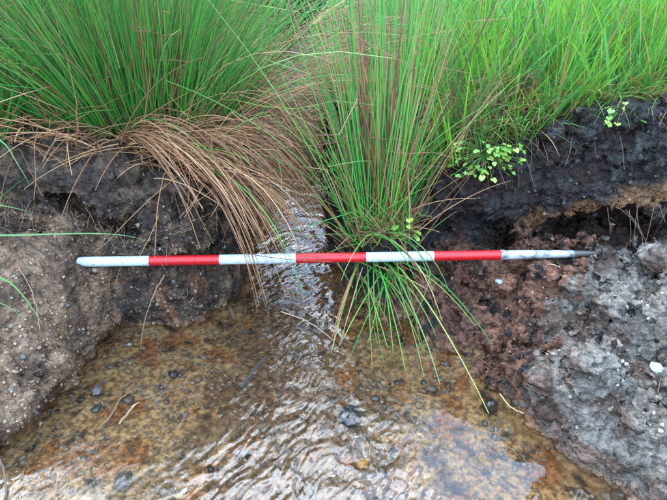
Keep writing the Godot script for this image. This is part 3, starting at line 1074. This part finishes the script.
	# green grass beyond, both sides of the stream
	grass_patch("meadow_grass", "green grass beyond the rushes on both sides of the channel", 9000, func() -> Vector3:
		var u := rng.randf()
		var z := -1.9 - 4.5 * u
		var x := rr(-4.2, 4.2)
		if absf(x - channel_x(z) - 0.12) < 0.62 + 0.2 * u:
			return Vector3(0, -9, 0)
		return Vector3(x, ground_at(x, z) - 0.01, z), func(p: Vector3) -> Array:
			var c := tint([Color(0.09, 0.25, 0.05), Color(0.06, 0.20, 0.05), Color(0.13, 0.28, 0.06)][rng.randi() % 3], 0.2)
			return [Vector3(rr(-0.35, 0.35), 1.0, rr(-0.3, 0.3)), rr(0.16, 0.34), rr(0.3, 2.2), rr(0.004, 0.009), c, c, 4])
	# left edge
	grass_patch("bank_grass", "green grass tufts at the left edge of the bank, beside the rushes", 420, func() -> Vector3:
		var x := rr(-1.3, -0.93)
		var z := rr(-0.25, 0.12)
		return Vector3(x, ground_at(x, z) - 0.005, z), func(_p: Vector3) -> Array:
			var c := tint(Color(0.085, 0.26, 0.055), 0.25)
			if rng.randf() < 0.25:
				c = straw()
			return [Vector3(rr(-0.3, 0.7), rr(0.5, 1.0), rr(-0.2, 0.6)), rr(0.12, 0.34), rr(1.0, 4.0), rr(0.002, 0.0042), c, c, 6])
	print("grass ", Time.get_ticks_msec())

# ------------------------------------------------------------------ stones, clods, twigs, leaves, shrubs
func lump(seg: int, rings: int, rough: float, sd: int, flat := 1.0) -> ArrayMesh:
	var f := FastNoiseLite.new()
	f.seed = sd
	f.frequency = 0.9
	f.fractal_octaves = 3
	var mb := MB.new()
	for a in rings + 1:
		var th := PI * a / rings
		for s in seg:
			var ph := TAU * s / seg
			var o := Vector3(sin(th) * cos(ph), cos(th), sin(th) * sin(ph))
			var r := 1.0 + rough * f.get_noise_3dv(o * 1.4) + rough * 0.4 * f.get_noise_3dv(o * 4.0)
			mb.v.append(Vector3(o.x * r, o.y * r * flat, o.z * r))
	mb.n.resize(mb.v.size())
	for a in rings:
		for s in seg:
			var q := a * seg + s
			var q1 := a * seg + (s + 1) % seg
			for t in [[q, q + seg, q1], [q1, q + seg, q1 + seg]]:
				var nn: Vector3 = (mb.v[t[2]] - mb.v[t[0]]).cross(mb.v[t[1]] - mb.v[t[0]])
				for e in t:
					mb.i.append(e)
					mb.n[e] += nn
	for k in mb.n.size():
		var nn := mb.n[k]
		mb.n[k] = nn.normalized() if nn.length() > 1e-12 else mb.v[k].normalized()
		if mb.n[k].dot(mb.v[k]) < 0:
			mb.n[k] = -mb.n[k]
	return mb.mesh()

func stone_mat(c: Color, rough := 0.6) -> StandardMaterial3D:
	var m := mat(rough, 0.5, false)
	m.albedo_color = c.linear_to_srgb()
	m.uv1_triplanar = true
	m.uv1_scale = Vector3(0.35, 0.35, 0.35)
	m.albedo_texture = M.speck
	return m

func surface_point(test: Callable) -> int:
	for tries in 400:
		var k := rng.randi() % sv.size()
		if test.call(sv[k], sn[k]):
			return k
	return -1

func on_surface(k: int, size: Vector3, sink: float) -> Transform3D:
	var nn := sn[k].lerp(Vector3.UP, 0.3).normalized()
	var t := nn.cross(Vector3(rr(-1, 1), rr(-0.2, 0.2), rr(-1, 1))).normalized()
	var b := Basis(t, nn, t.cross(nn)) * Basis.from_scale(size)
	return Transform3D(b, sv[k] + nn * size.y * sink)

func build_stones() -> void:
	var shapes := []
	for k in 5:
		shapes.append(lump(8, 6, 0.5, 100 + k, 0.8))
	var bed: Node = get_node("stream_bed")
	var left: Node = get_node("stream_bank_left")
	var right: Node = get_node("stream_bank_right")
	var tones := [Color(0.19, 0.13, 0.085), Color(0.10, 0.075, 0.055), Color(0.34, 0.20, 0.10), Color(0.32, 0.23, 0.15), Color(0.16, 0.145, 0.13), Color(0.32, 0.12, 0.05), Color(0.05, 0.045, 0.042), Color(0.36, 0.31, 0.25)]
	var mats := []
	for c in tones:
		mats.append(stone_mat(c * 0.7, 0.35))
	var bits := []
	for k in 3:
		bits.append(lump(7, 5, 1.1, 150 + k, 0.7))
	var in_bed := func(p: Vector3, n: Vector3) -> bool:
		return p.y < water_y(p.z) - 0.008 and n.y > 0.5 and p.z > -0.35 and absf(p.x) < 0.85 and n_patch.get_noise_2d(p.x * 0.8, p.z * 0.8) > rr(-0.35, 0.25)
	for k in 280:
		var q := surface_point(in_bed)
		if q < 0: continue
		var s := rr(0.005, 0.012) * (1.5 if rng.randf() < 0.12 else 1.0)
		var o := put("pebble", shapes[rng.randi() % 5], mats[[0, 0, 1, 2, 2, 3, 4, 5, 6, 0][rng.randi() % 10]], bed)
		o.transform = on_surface(q, Vector3(s, s * rr(0.5, 0.8), s * rr(0.65, 1.0)), 0.15)
	scatter("gravel", bed, shapes[1], 7500, in_bed, 0.0016, 0.0056, [Color(0.15, 0.10, 0.06), Color(0.09, 0.06, 0.04), Color(0.24, 0.13, 0.06), Color(0.22, 0.16, 0.10), Color(0.11, 0.09, 0.075)], 0.2)
	var on_left := func(p: Vector3, n: Vector3) -> bool:
		return p.x < -0.34 and p.y > 0.005 and p.y < 0.40 and p.z > -0.15
	for k in 110:
		var q := surface_point(on_left)
		if q < 0: continue
		var s := rr(0.004, 0.009)
		var o := put("pebble", shapes[rng.randi() % 5], mats[[0, 1, 3, 4, 4, 2, 7, 5, 4, 0][rng.randi() % 10]], left)
		o.transform = on_surface(q, Vector3(s, s * rr(0.5, 0.8), s * rr(0.65, 1.0)), 0.2)
	scatter("crumbs", left, bits[0], 5000, on_left, 0.0015, 0.0055, [], -0.1)
	scatter("gravel", left, shapes[2], 2600, on_left, 0.0012, 0.0036, [Color(0.15, 0.11, 0.08), Color(0.09, 0.068, 0.052), Color(0.19, 0.145, 0.11), Color(0.25, 0.19, 0.14), Color(0.06, 0.047, 0.04), Color(0.22, 0.11, 0.055)], 0.1)
	var on_mud := func(p: Vector3, n: Vector3) -> bool:
		return p.x > shore(p.z) + 0.0 and p.y > 0.005 and p.y < 0.24 and p.z > -0.12 and n.y > 0.1
	var clods := []
	for k in 4:
		clods.append(lump(16, 11, 0.6, 200 + k, 0.75))
	for k in 110:
		var q := surface_point(on_mud)
		if q < 0: continue
		var s := rr(0.008, 0.022) * (1.6 if rng.randf() < 0.12 else 1.0)
		soil_lump(clods[rng.randi() % 4], on_surface(q, Vector3(s, s * rr(0.5, 0.9), s * rr(0.7, 1.1)), -0.25), right)
	var blocks := [lump(26, 16, 0.55, 401, 0.65), lump(26, 16, 0.6, 402, 0.7), lump(26, 16, 0.5, 403, 0.6)]
	for f in [[0.50, 0.385, 0.052], [0.545, 0.44, 0.040], [0.60, 0.40, 0.035], [0.78, 0.07, 0.045], [0.86, 0.12, 0.055], [0.76, 0.17, 0.04], [0.93, 0.05, 0.05], [0.64, 0.13, 0.034], [0.58, 0.06, 0.040], [0.66, 0.48, 0.04], [0.87, 0.26, 0.045], [0.50, 0.03, 0.035], [0.72, 0.56, 0.045], [0.62, 0.53, 0.03], [0.68, 0.22, 0.03]]:
		var p := Vector3(f[0], 0, f[1])
		p.y = ground_at(p.x, p.z)
		var s: float = f[2]
		soil_lump(blocks[rng.randi() % 3], Transform3D(Basis(Vector3.UP, rr(0, TAU)) * Basis.from_scale(Vector3(s, s * rr(0.8, 1.1), s * rr(0.7, 1.0))), p + Vector3(0, -s * 0.25, 0)), right)
	scatter("crumbs", right, bits[0], 900, on_mud, 0.0015, 0.006, [], -0.1)
	scatter("crumbs", right, bits[1], 500, on_mud, 0.0015, 0.005, [], -0.1)
	var on_peat := func(p: Vector3, n: Vector3) -> bool:
		return p.x > 0.2 and p.y > 0.1 and p.y < 0.62 and p.z > -0.34 and n.y < 0.75
	scatter("peat_crumbs", right, bits[2], 1800, on_peat, 0.002, 0.0065, [], -0.1)
	# stones that stand out
	var big := [lump(16, 10, 0.3, 301, 0.6), lump(16, 10, 0.4, 302, 0.7), lump(14, 9, 0.35, 303, 0.55)]
	var list := [
		["stone", "flat dark wet stone in the middle of the stream", 0.041, 0.378, 0.038, Color(0.035, 0.033, 0.036), 0, 0.5, 0.012],
		["pebble", "bright orange pebble under the water below the dark flat stone", 0.067, 0.507, 0.017, Color(0.55, 0.26, 0.05), 1, 0.8, 0.0],
		["pebble", "reddish pebble beside the bright orange pebble", 0.035, 0.500, 0.016, Color(0.36, 0.13, 0.05), 2, 0.9, 0.0],
		["stone", "dark upright stone at the water's edge under the grey clay", 0.396, 0.348, 0.026, Color(0.06, 0.052, 0.045), 1, 1.3, 0.012],
		["stone", "dark grey stone under water near the bottom left", -0.452, 0.566, 0.026, Color(0.06, 0.055, 0.05), 0, 0.7, 0.0],
		["stone", "small slate-coloured stone at the foot of the left bank", -0.592, 0.362, 0.015, Color(0.05, 0.055, 0.065), 2, 0.5, 0.004],
		["stone", "pale blue-grey pebble on the red earth below the pole", 0.475, 0.045, 0.013, Color(0.33, 0.37, 0.42), 2, 0.9, 0.0],
		["stone", "pale bluish stone on the grey clay by the right edge of the picture", 0.745, 0.385, 0.018, Color(0.50, 0.58, 0.62), 1, 0.8, 0.0],
		["stone", "dark brown stone in the sandy shallows left of the current", -0.435, 0.235, 0.017, Color(0.06, 0.05, 0.045), 1, 0.8, 0.004],
		["stone", "grey wet stone beside the left bank's lower lip", -0.615, 0.30, 0.019, Color(0.24, 0.23, 0.24), 0, 0.8, 0.012],
		["pebble", "white pebble on the soil under the pole's left end", -0.60, 0.105, 0.008, Color(0.7, 0.66, 0.6), 2, 1.0, 0.0],
	]
	for f in list:
		var x: float = f[2]
		var z: float = f[3]
		var s: float = f[4]
		var o := put(f[0], big[f[6]], stone_mat(f[5], 0.3))
		tag(o, f[1], "stone")
		o.position = Vector3(x, ground_at(x, z) + s * 0.25 + f[8], z)
		o.basis = Basis(Vector3.UP, rr(0, TAU)) * Basis.from_scale(Vector3(s, s * 0.9 * f[7], s * 0.72))
	get_node("pebble")

func soil_lump(shape: ArrayMesh, tf: Transform3D, parent: Node) -> void:
	# a clod in the soil it lies on: the shape at its own size, coloured with the kinds of soil around it
	var ar := shape.surface_get_arrays(0)
	var mb := MB.new()
	var src: PackedVector3Array = ar[Mesh.ARRAY_VERTEX]
	var nor: PackedVector3Array = ar[Mesh.ARRAY_NORMAL]
	for k in src.size():
		var w := tf * src[k]
		var nn := (tf.basis.inverse().transposed() * nor[k]).normalized()
		w += nn * (n_crumb.get_noise_3dv(w) + 0.5) * -0.008
		mb.v.append(w - tf.origin)
		mb.n.append(nn)
		mb.c.append(soil_color(Vector3(w.x, maxf(minf(w.y, ground(w.x, w.z) + 0.03), 0.03), w.z), nn))
	mb.i = ar[Mesh.ARRAY_INDEX]
	var o := put("clod", mb.mesh(), M.soil, parent)
	o.position = tf.origin

func scatter(called: String, parent: Node, shape: Mesh, k: int, test: Callable, s0: float, s1: float, tones: Array, sink: float) -> void:
	var mm := MultiMesh.new()
	mm.transform_format = MultiMesh.TRANSFORM_3D
	mm.use_colors = true
	mm.mesh = shape
	var ts := []
	var cs := []
	for a in k:
		var q := surface_point(test)
		if q < 0: continue
		var u := rng.randf()
		var s := lerpf(s0, s1, u * u)
		var t := on_surface(q, Vector3(s, s * rr(0.5, 0.9), s * rr(0.7, 1.1)), sink)
		t.origin += Vector3(rr(-0.004, 0.004), 0, rr(-0.004, 0.004))
		ts.append(t)
		var c: Color = tones[rng.randi() % tones.size()] if tones.size() else soil_color(sv[q], sn[q])
		cs.append(tint(c, 0.25))
	mm.instance_count = ts.size()
	for a in ts.size():
		mm.set_instance_transform(a, ts[a])
		mm.set_instance_color(a, cs[a])
	var o := MultiMeshInstance3D.new()
	o.name = called
	o.multimesh = mm
	o.material_override = M.gravel
	parent.add_child(o, true)
	o.set_meta("kind", "stuff")

func litter(parent: Node, k: int, test: Callable) -> void:
	var mb := MB.new()
	for a in k:
		var q := surface_point(test)
		if q < 0: continue
		var nn := sn[q]
		var dir := nn.cross(Vector3(rr(-1, 1), rr(-1, 1), rr(-1, 1))).normalized()
		var l := rr(0.008, 0.02) if rng.randf() < 0.6 else rr(0.02, 0.05)
		var c := straw().lerp(Color(0.07, 0.045, 0.03), rr(0.0, 0.9))
		var p := sv[q] + nn * 0.002
		var bend := Vector3(rr(-1, 1), rr(-1, 1), rr(-1, 1)) * l * 0.15
		mb.tube(PackedVector3Array([p - dir * l, p + bend * 0.5, p + dir * l * 0.6 + bend, p + dir * l]), rr(0.0008, 0.0016), 0.0007, 4, c, c)
	tag(put("plant_litter", mb.mesh(), M.twig, parent), "", "", "", "stuff")

func twig(called: String, label: String, category: String, pts: Array, r0: float, r1: float, c: Color) -> void:
	var cv := Curve3D.new()
	for k in pts.size():
		var p: Vector3 = pts[k]
		var tg := Vector3.ZERO
		if k > 0 and k < pts.size() - 1:
			tg = (pts[k + 1] - pts[k - 1]) * 0.22
		cv.add_point(p - pts[0], -tg, tg)
	cv.bake_interval = 0.012
	var bp := cv.get_baked_points()
	for k in bp.size():
		bp[k] += Vector3(rr(-1, 1), rr(-1, 1), rr(-1, 1)) * 0.0014
	var mb := MB.new()
	mb.tube(bp, r0, r1, 6, c, tint(c, 0.3))
	var o := put(called, mb.mesh(), M.twig)
	o.position = pts[0]
	tag(o, label, category)

func gp(x: float, z: float, up := 0.003) -> Vector3:
	return Vector3(x, maxf(ground_at(x, z), -0.5) + up, z)

func build_twigs() -> void:
	twig("twig", "dark thin twig lying on the left bank below the pole", "twig", [gp(-0.93, 0.09), gp(-0.86, 0.10), gp(-0.78, 0.105), gp(-0.70, 0.11, 0.006)], 0.0022, 0.0012, Color(0.045, 0.035, 0.03))
	twig("straw", "dry straw slanting down the soil right of the dark twig", "straw", [gp(-0.80, 0.17), gp(-0.76, 0.21, 0.006), gp(-0.73, 0.27, 0.004)], 0.0013, 0.0008, Color(0.26, 0.17, 0.10))
	twig("straw", "short dry straw leaning against the block under the red band", "straw", [Vector3(-0.48, 0.19, 0.05), Vector3(-0.53, 0.10, 0.09), Vector3(-0.555, -0.01, 0.14)], 0.0014, 0.0009, Color(0.29, 0.19, 0.11))
	twig("twig", "bent pale root in the shallows at the foot of the left bank", "twig", [gp(-0.56, 0.43, 0.01), gp(-0.545, 0.38, 0.014), gp(-0.54, 0.33, 0.012), gp(-0.51, 0.29, 0.01)], 0.003, 0.0018, Color(0.30, 0.19, 0.11))
	twig("twig", "short straight pale stick in the shallows near the bent root", "twig", [gp(-0.515, 0.415, 0.02), gp(-0.50, 0.37, 0.022), gp(-0.49, 0.345, 0.02)], 0.003, 0.0024, Color(0.46, 0.33, 0.2))
	twig("twig", "dark root curling over the mud in the bottom left corner", "twig", [gp(-0.80, 0.47, 0.006), gp(-0.74, 0.52, 0.01), Vector3(-0.69, 0.012, 0.58), Vector3(-0.66, 0.008, 0.66)], 0.0035, 0.002, Color(0.10, 0.065, 0.045))
	twig("stick", "dark stick breaking the surface in the middle of the current", "stick", [Vector3(-0.24, 0.0, 0.30), Vector3(-0.215, 0.014, 0.255), Vector3(-0.19, 0.018, 0.205)], 0.006, 0.003, Color(0.03, 0.027, 0.026))
	twig("straw", "pale straw lying on the red earth under the pole's right part", "straw", [gp(0.57, 0.02, 0.006), gp(0.595, 0.06, 0.006), gp(0.615, 0.095, 0.006)], 0.0015, 0.001, Color(0.55, 0.38, 0.28))
	twig("twig", "thin dark twig stuck in the grey clay below the steel tip", "twig", [gp(0.80, 0.06, 0.03), gp(0.81, 0.10, 0.008), gp(0.815, 0.14, 0.003)], 0.003, 0.002, Color(0.04, 0.036, 0.034))
	twig("straw", "broken straw in the water beside the dark upright stone", "straw", [gp(0.42, 0.33, 0.03), gp(0.435, 0.37, 0.02), gp(0.455, 0.405, 0.012)], 0.0018, 0.0012, Color(0.42, 0.26, 0.14))
	twig("straw", "long straw crossing the current below the hanging straw", "straw", [Vector3(-0.16, 0.04, 0.02), Vector3(-0.08, 0.035, 0.06), Vector3(0.0, 0.012, 0.12)], 0.0018, 0.0011, Color(0.36, 0.24, 0.15))
	# long living blades on the left
	for f in [["long pale green blade arching level across the left bank above the pole", [Vector3(-1.02, 0.38, 0.26), Vector3(-0.86, 0.442, 0.29), Vector3(-0.739, 0.436, 0.28), Vector3(-0.577, 0.425, 0.25), Vector3(-0.501, 0.406, 0.22), Vector3(-0.445, 0.366, 0.18)], 0.0046, Color(0.11, 0.25, 0.10)],
		["green blade bending down at the left edge below the pole", [Vector3(-0.92, 0.33, 0.36), Vector3(-0.80, 0.40, 0.36), Vector3(-0.712, 0.375, 0.36), Vector3(-0.683, 0.344, 0.36), Vector3(-0.660, 0.29, 0.365), Vector3(-0.645, 0.24, 0.37)], 0.005, Color(0.08, 0.26, 0.05)],
		["short green blade at the left edge under the bending one", [Vector3(-0.90, 0.30, 0.40), Vector3(-0.78, 0.36, 0.40), Vector3(-0.70, 0.325, 0.39), Vector3(-0.665, 0.27, 0.385)], 0.004, Color(0.07, 0.23, 0.05)],
		["thin green blade drooping over the soil above the long level blade", [Vector3(-1.0, 0.40, 0.18), Vector3(-0.88, 0.48, 0.19), Vector3(-0.772, 0.473, 0.2), Vector3(-0.694, 0.452, 0.2)], 0.0045, Color(0.09, 0.25, 0.08)],
		["pale green blade slanting down at the far left beside the rushes", [Vector3(-1.0, 0.42, 0.08), Vector3(-0.85, 0.62, 0.12), Vector3(-0.757, 0.612, 0.15), Vector3(-0.714, 0.563, 0.18), Vector3(-0.688, 0.52, 0.2)], 0.0055, Color(0.10, 0.28, 0.10)]]:
		var cv := Curve3D.new()
		var ps: Array = f[1]
		for k in ps.size():
			var tg: Vector3 = (ps[mini(k + 1, ps.size() - 1)] - ps[maxi(k - 1, 0)]) * 0.18
			cv.add_point(ps[k] - ps[0], -tg, tg)
		cv.bake_interval = 0.02
		var mb := MB.new()
		mb.blade(cv.get_baked_points(), f[2], Vector3(0.05, 0.85, -0.4), f[3], (f[3] as Color).lerp(Color(0.2, 0.28, 0.1), 0.5))
		var o := put("grass_blade", mb.mesh(), M.grass)
		o.position = ps[0]
		tag(o, f[0], "grass blade")
	# broken bits of dead stems lying about
	litter(get_node("stream_bank_left"), 260, func(p: Vector3, n: Vector3) -> bool: return p.x < -0.36 and p.y > 0.01 and p.y < 0.42 and p.z > -0.1 and n.y > 0.15)
	litter(get_node("stream_bank_right"), 220, func(p: Vector3, n: Vector3) -> bool: return p.x > shore(p.z) and p.y > 0.01 and p.y < 0.3 and p.z > -0.2 and n.y > 0.2)
	litter(get_node("stream_bed"), 120, func(p: Vector3, n: Vector3) -> bool: return p.y < -0.01 and n.y > 0.5 and p.z > -0.1 and absf(p.x) < 0.75)
	var left: Node = get_node("stream_bank_left")
	for k in 26:
		var x := rr(-0.95, -0.42)
		var z := rr(0.0, 0.05)
		var y := 0.40 - 0.12 * smoothstep(-0.75, -0.5, x) + rr(-0.03, 0.02)
		var mb := MB.new()
		mb.tube(path(Vector3(x, y, z - 0.02), Vector3(rr(-0.5, 0.5), rr(-1.0, 0.0), rr(0.2, 0.6)), rr(0.04, 0.13), 7, rr(4.0, 10.0), 0.14), 0.0011, 0.0004, 4, Color(0.10, 0.062, 0.042), Color(0.18, 0.11, 0.07))
		put("root", mb.mesh(), M.twig, left)
	# fine roots hanging out of the right bank
	var right: Node = get_node("stream_bank_right")
	for k in 34:
		var x := rr(0.45, 1.1)
		var z := -0.22 + 0.10 * clampf((x - 0.4) / 0.8, 0.0, 1.0) + rr(0.0, 0.03)
		var y := top_right(x, z) - rr(0.0, 0.05)
		if k > 22:
			x = rr(0.82, 1.05); z = rr(-0.12, -0.06); y = 0.33 + 0.2 * (x - 0.85)
		var mb := MB.new()
		mb.tube(path(Vector3(x, y, z), Vector3(rr(-0.5, 0.5), rr(-1.0, 0.1), rr(0.2, 0.6)), rr(0.05, 0.17), 7, rr(4.0, 10.0), 0.12), 0.0011, 0.0004, 4, Color(0.13, 0.08, 0.055), Color(0.20, 0.13, 0.08))
		put("root", mb.mesh(), M.twig, right)

func leaf_mesh(lobed: bool) -> ArrayMesh:
	# a cupped leaf with a notched edge, lying in xz, stalk end at the origin, about one unit long
	var mb := MB.new()
	mb.v.append(Vector3(0, 0, 0.35)); mb.n.append(Vector3.UP); mb.c.append(Color(1, 1, 1))
	var k := 22
	for a in k + 1:
		var t := float(a) / k
		var an := lerpf(-PI * 0.93, PI * 0.93, t)
		var r := 0.52 * (1.0 - 0.18 * absf(sin(an * 0.5)))
		if lobed:
			r *= 0.80 + 0.22 * absf(cos(an * 1.5)) + 0.05 * cos(an * 11.0)
		else:
			r *= 0.95 + 0.05 * cos(an * 9.0)
		var p := Vector3(sin(an) * r, 0, 0.4 + cos(an) * r)
		p.y = 0.10 * absf(p.x) + 0.12 * sin(p.z * 2.0) - 0.05 * cos(an * 4.0)
		mb.v.append(p)
		mb.n.append(Vector3(-p.x * 0.4, 1, 0.1).normalized())
		mb.c.append(Color(1, 1, 1) if a % 2 else Color(0.88, 0.92, 0.85))
	for a in k:
		mb.i.append(0); mb.i.append(a + 2); mb.i.append(a + 1)
	return mb.mesh()

func leafy(label: String, at: Vector3, spread: Vector3, k: int, s0: float, s1: float, lobed: bool) -> void:
	var o := base_at("leafy_plant", at)
	tag(o, label, "plant")
	var shape := leaf_mesh(lobed)
	for a in k:
		var tip := Vector3(rr(-1, 1) * spread.x, rr(-0.8, 1.0) * spread.y, rr(0.1, 1.0) * spread.z)
		var mb := MB.new()
		var mid := tip * 0.5 + Vector3(0, 0.012, 0)
		mb.tube(PackedVector3Array([Vector3.ZERO, mid, tip]), 0.0009, 0.0006, 3, Color(0.10, 0.22, 0.05), Color(0.16, 0.28, 0.06))
		var stalk := put("stalk", mb.mesh(), M.rush, o)
		var s := rr(s0, s1)
		var lf := put("leaf", shape, M.leaf[rng.randi() % M.leaf.size()], stalk)
		var yaw := atan2(tip.x, tip.z) + rr(-0.8, 0.8)
		lf.basis = Basis(Vector3.UP, yaw) * Basis(Vector3.RIGHT, rr(0.1, 0.9)) * Basis(Vector3.BACK, rr(-0.4, 0.4)) * Basis.from_scale(Vector3(s, s, s))
		lf.position = tip

func shrub(called: String, label: String, category: String, at: Vector3, size: Vector3, k: int, leaf: float, c: Color) -> void:
	var o := base_at(called, at)
	tag(o, label, category, "shrubs and trees at the end of the channel")
	var wood := MB.new()
	var crown := MB.new()
	for a in 7:
		var d := Vector3(rr(-0.6, 0.6) * size.x, 0, rr(-0.6, 0.6) * size.z)
		wood.tube(PackedVector3Array([Vector3(d.x * 0.08, -0.05, d.z * 0.08), Vector3(d.x * 0.3, size.y * 0.4, d.z * 0.3), Vector3(d.x, size.y * rr(0.7, 0.95), d.z)]), 0.02 * size.y, 0.005 * size.y, 5, Color(0.07, 0.05, 0.035), Color(0.09, 0.07, 0.05))
	var cl := []
	for a in 26:
		var v := Vector3(rr(-1, 1), rr(-1, 1), rr(-1, 1))
		if v.length() > 1.0: v = v.normalized() * rr(0.5, 1.0)
		cl.append(Vector3(v.x * size.x * 0.85, size.y * (0.5 + 0.42 * v.y), v.z * size.z * 0.85))
	for a in k:
		var ctr: Vector3 = cl[rng.randi() % cl.size()]
		var v := Vector3(rng.randfn(), rng.randfn(), rng.randfn()) * 0.13
		var p := ctr + Vector3(v.x * size.x, v.y * size.y, v.z * size.z)
		var ax := Vector3(rr(-1, 1), rr(-0.7, 0.4), rr(-1, 1)).normalized()
		var sd := ax.cross(Vector3(rr(-1, 1), rr(-1, 1), rr(-1, 1))).normalized()
		var nn := ax.cross(sd)
		var l := leaf * rr(0.7, 1.3)
		var cc := tint(c, 0.3)
		var q := crown.v.size()
		for e in [p, p + ax * l * 0.45 + sd * l * 0.3, p + ax * l, p + ax * l * 0.45 - sd * l * 0.3]:
			crown.v.append(e); crown.n.append(nn); crown.c.append(cc)
		for e in [0, 1, 2, 0, 2, 3]:
			crown.i.append(q + e)
	put("trunk", wood.mesh(), M.twig, o)
	tag(put("crown", crown.mesh(), M.grass, o), "", "", "", "stuff")

func build_details() -> void:
	build_stones()
	print("stones ", Time.get_ticks_msec())
	build_twigs()
	leafy("pale yellow-green leafy plant hanging over the dark right bank behind the middle rushes", Vector3(0.45, 0.455, -0.19), Vector3(0.095, 0.06, 0.06), 90, 0.011, 0.022, true)
	leafy("few small round yellow-green leaves at the turf edge of the right bank", Vector3(0.80, 0.60, -0.14), Vector3(0.055, 0.04, 0.04), 12, 0.012, 0.022, false)
	leafy("small bright green leaves at the foot of the middle rushes", Vector3(0.215, 0.27, -0.09), Vector3(0.035, 0.05, 0.03), 12, 0.014, 0.026, false)
	shrub("shrub", "dark green shrub where the channel disappears", "shrub", Vector3(-0.72, 0.36, -3.1), Vector3(0.42, 0.8, 0.3), 6500, 0.045, Color(0.018, 0.085, 0.026))
	shrub("shrub", "dark bushy shrub just right of the darkest shrub upstream", "shrub", Vector3(-0.18, 0.36, -3.4), Vector3(0.42, 0.9, 0.3), 6500, 0.045, Color(0.025, 0.11, 0.035))
	shrub("shrub", "light green shrub above the middle rushes upstream", "shrub", Vector3(0.06, 0.38, -2.35), Vector3(0.24, 0.40, 0.22), 5500, 0.026, Color(0.075, 0.27, 0.035))
	shrub("shrub", "dark shrub behind the tall left rushes", "shrub", Vector3(-1.7, 0.42, -4.8), Vector3(0.7, 1.0, 0.45), 4500, 0.05, Color(0.025, 0.10, 0.035))
	shrub("tree", "tall dark tree behind the shrubs on the left", "tree", Vector3(-2.4, 0.45, -8.0), Vector3(1.6, 3.2, 1.2), 6000, 0.11, Color(0.03, 0.11, 0.035))
	shrub("tree", "broad tree behind the meadow on the right", "tree", Vector3(2.2, 0.45, -8.5), Vector3(1.8, 3.0, 1.2), 6000, 0.11, Color(0.045, 0.14, 0.04))
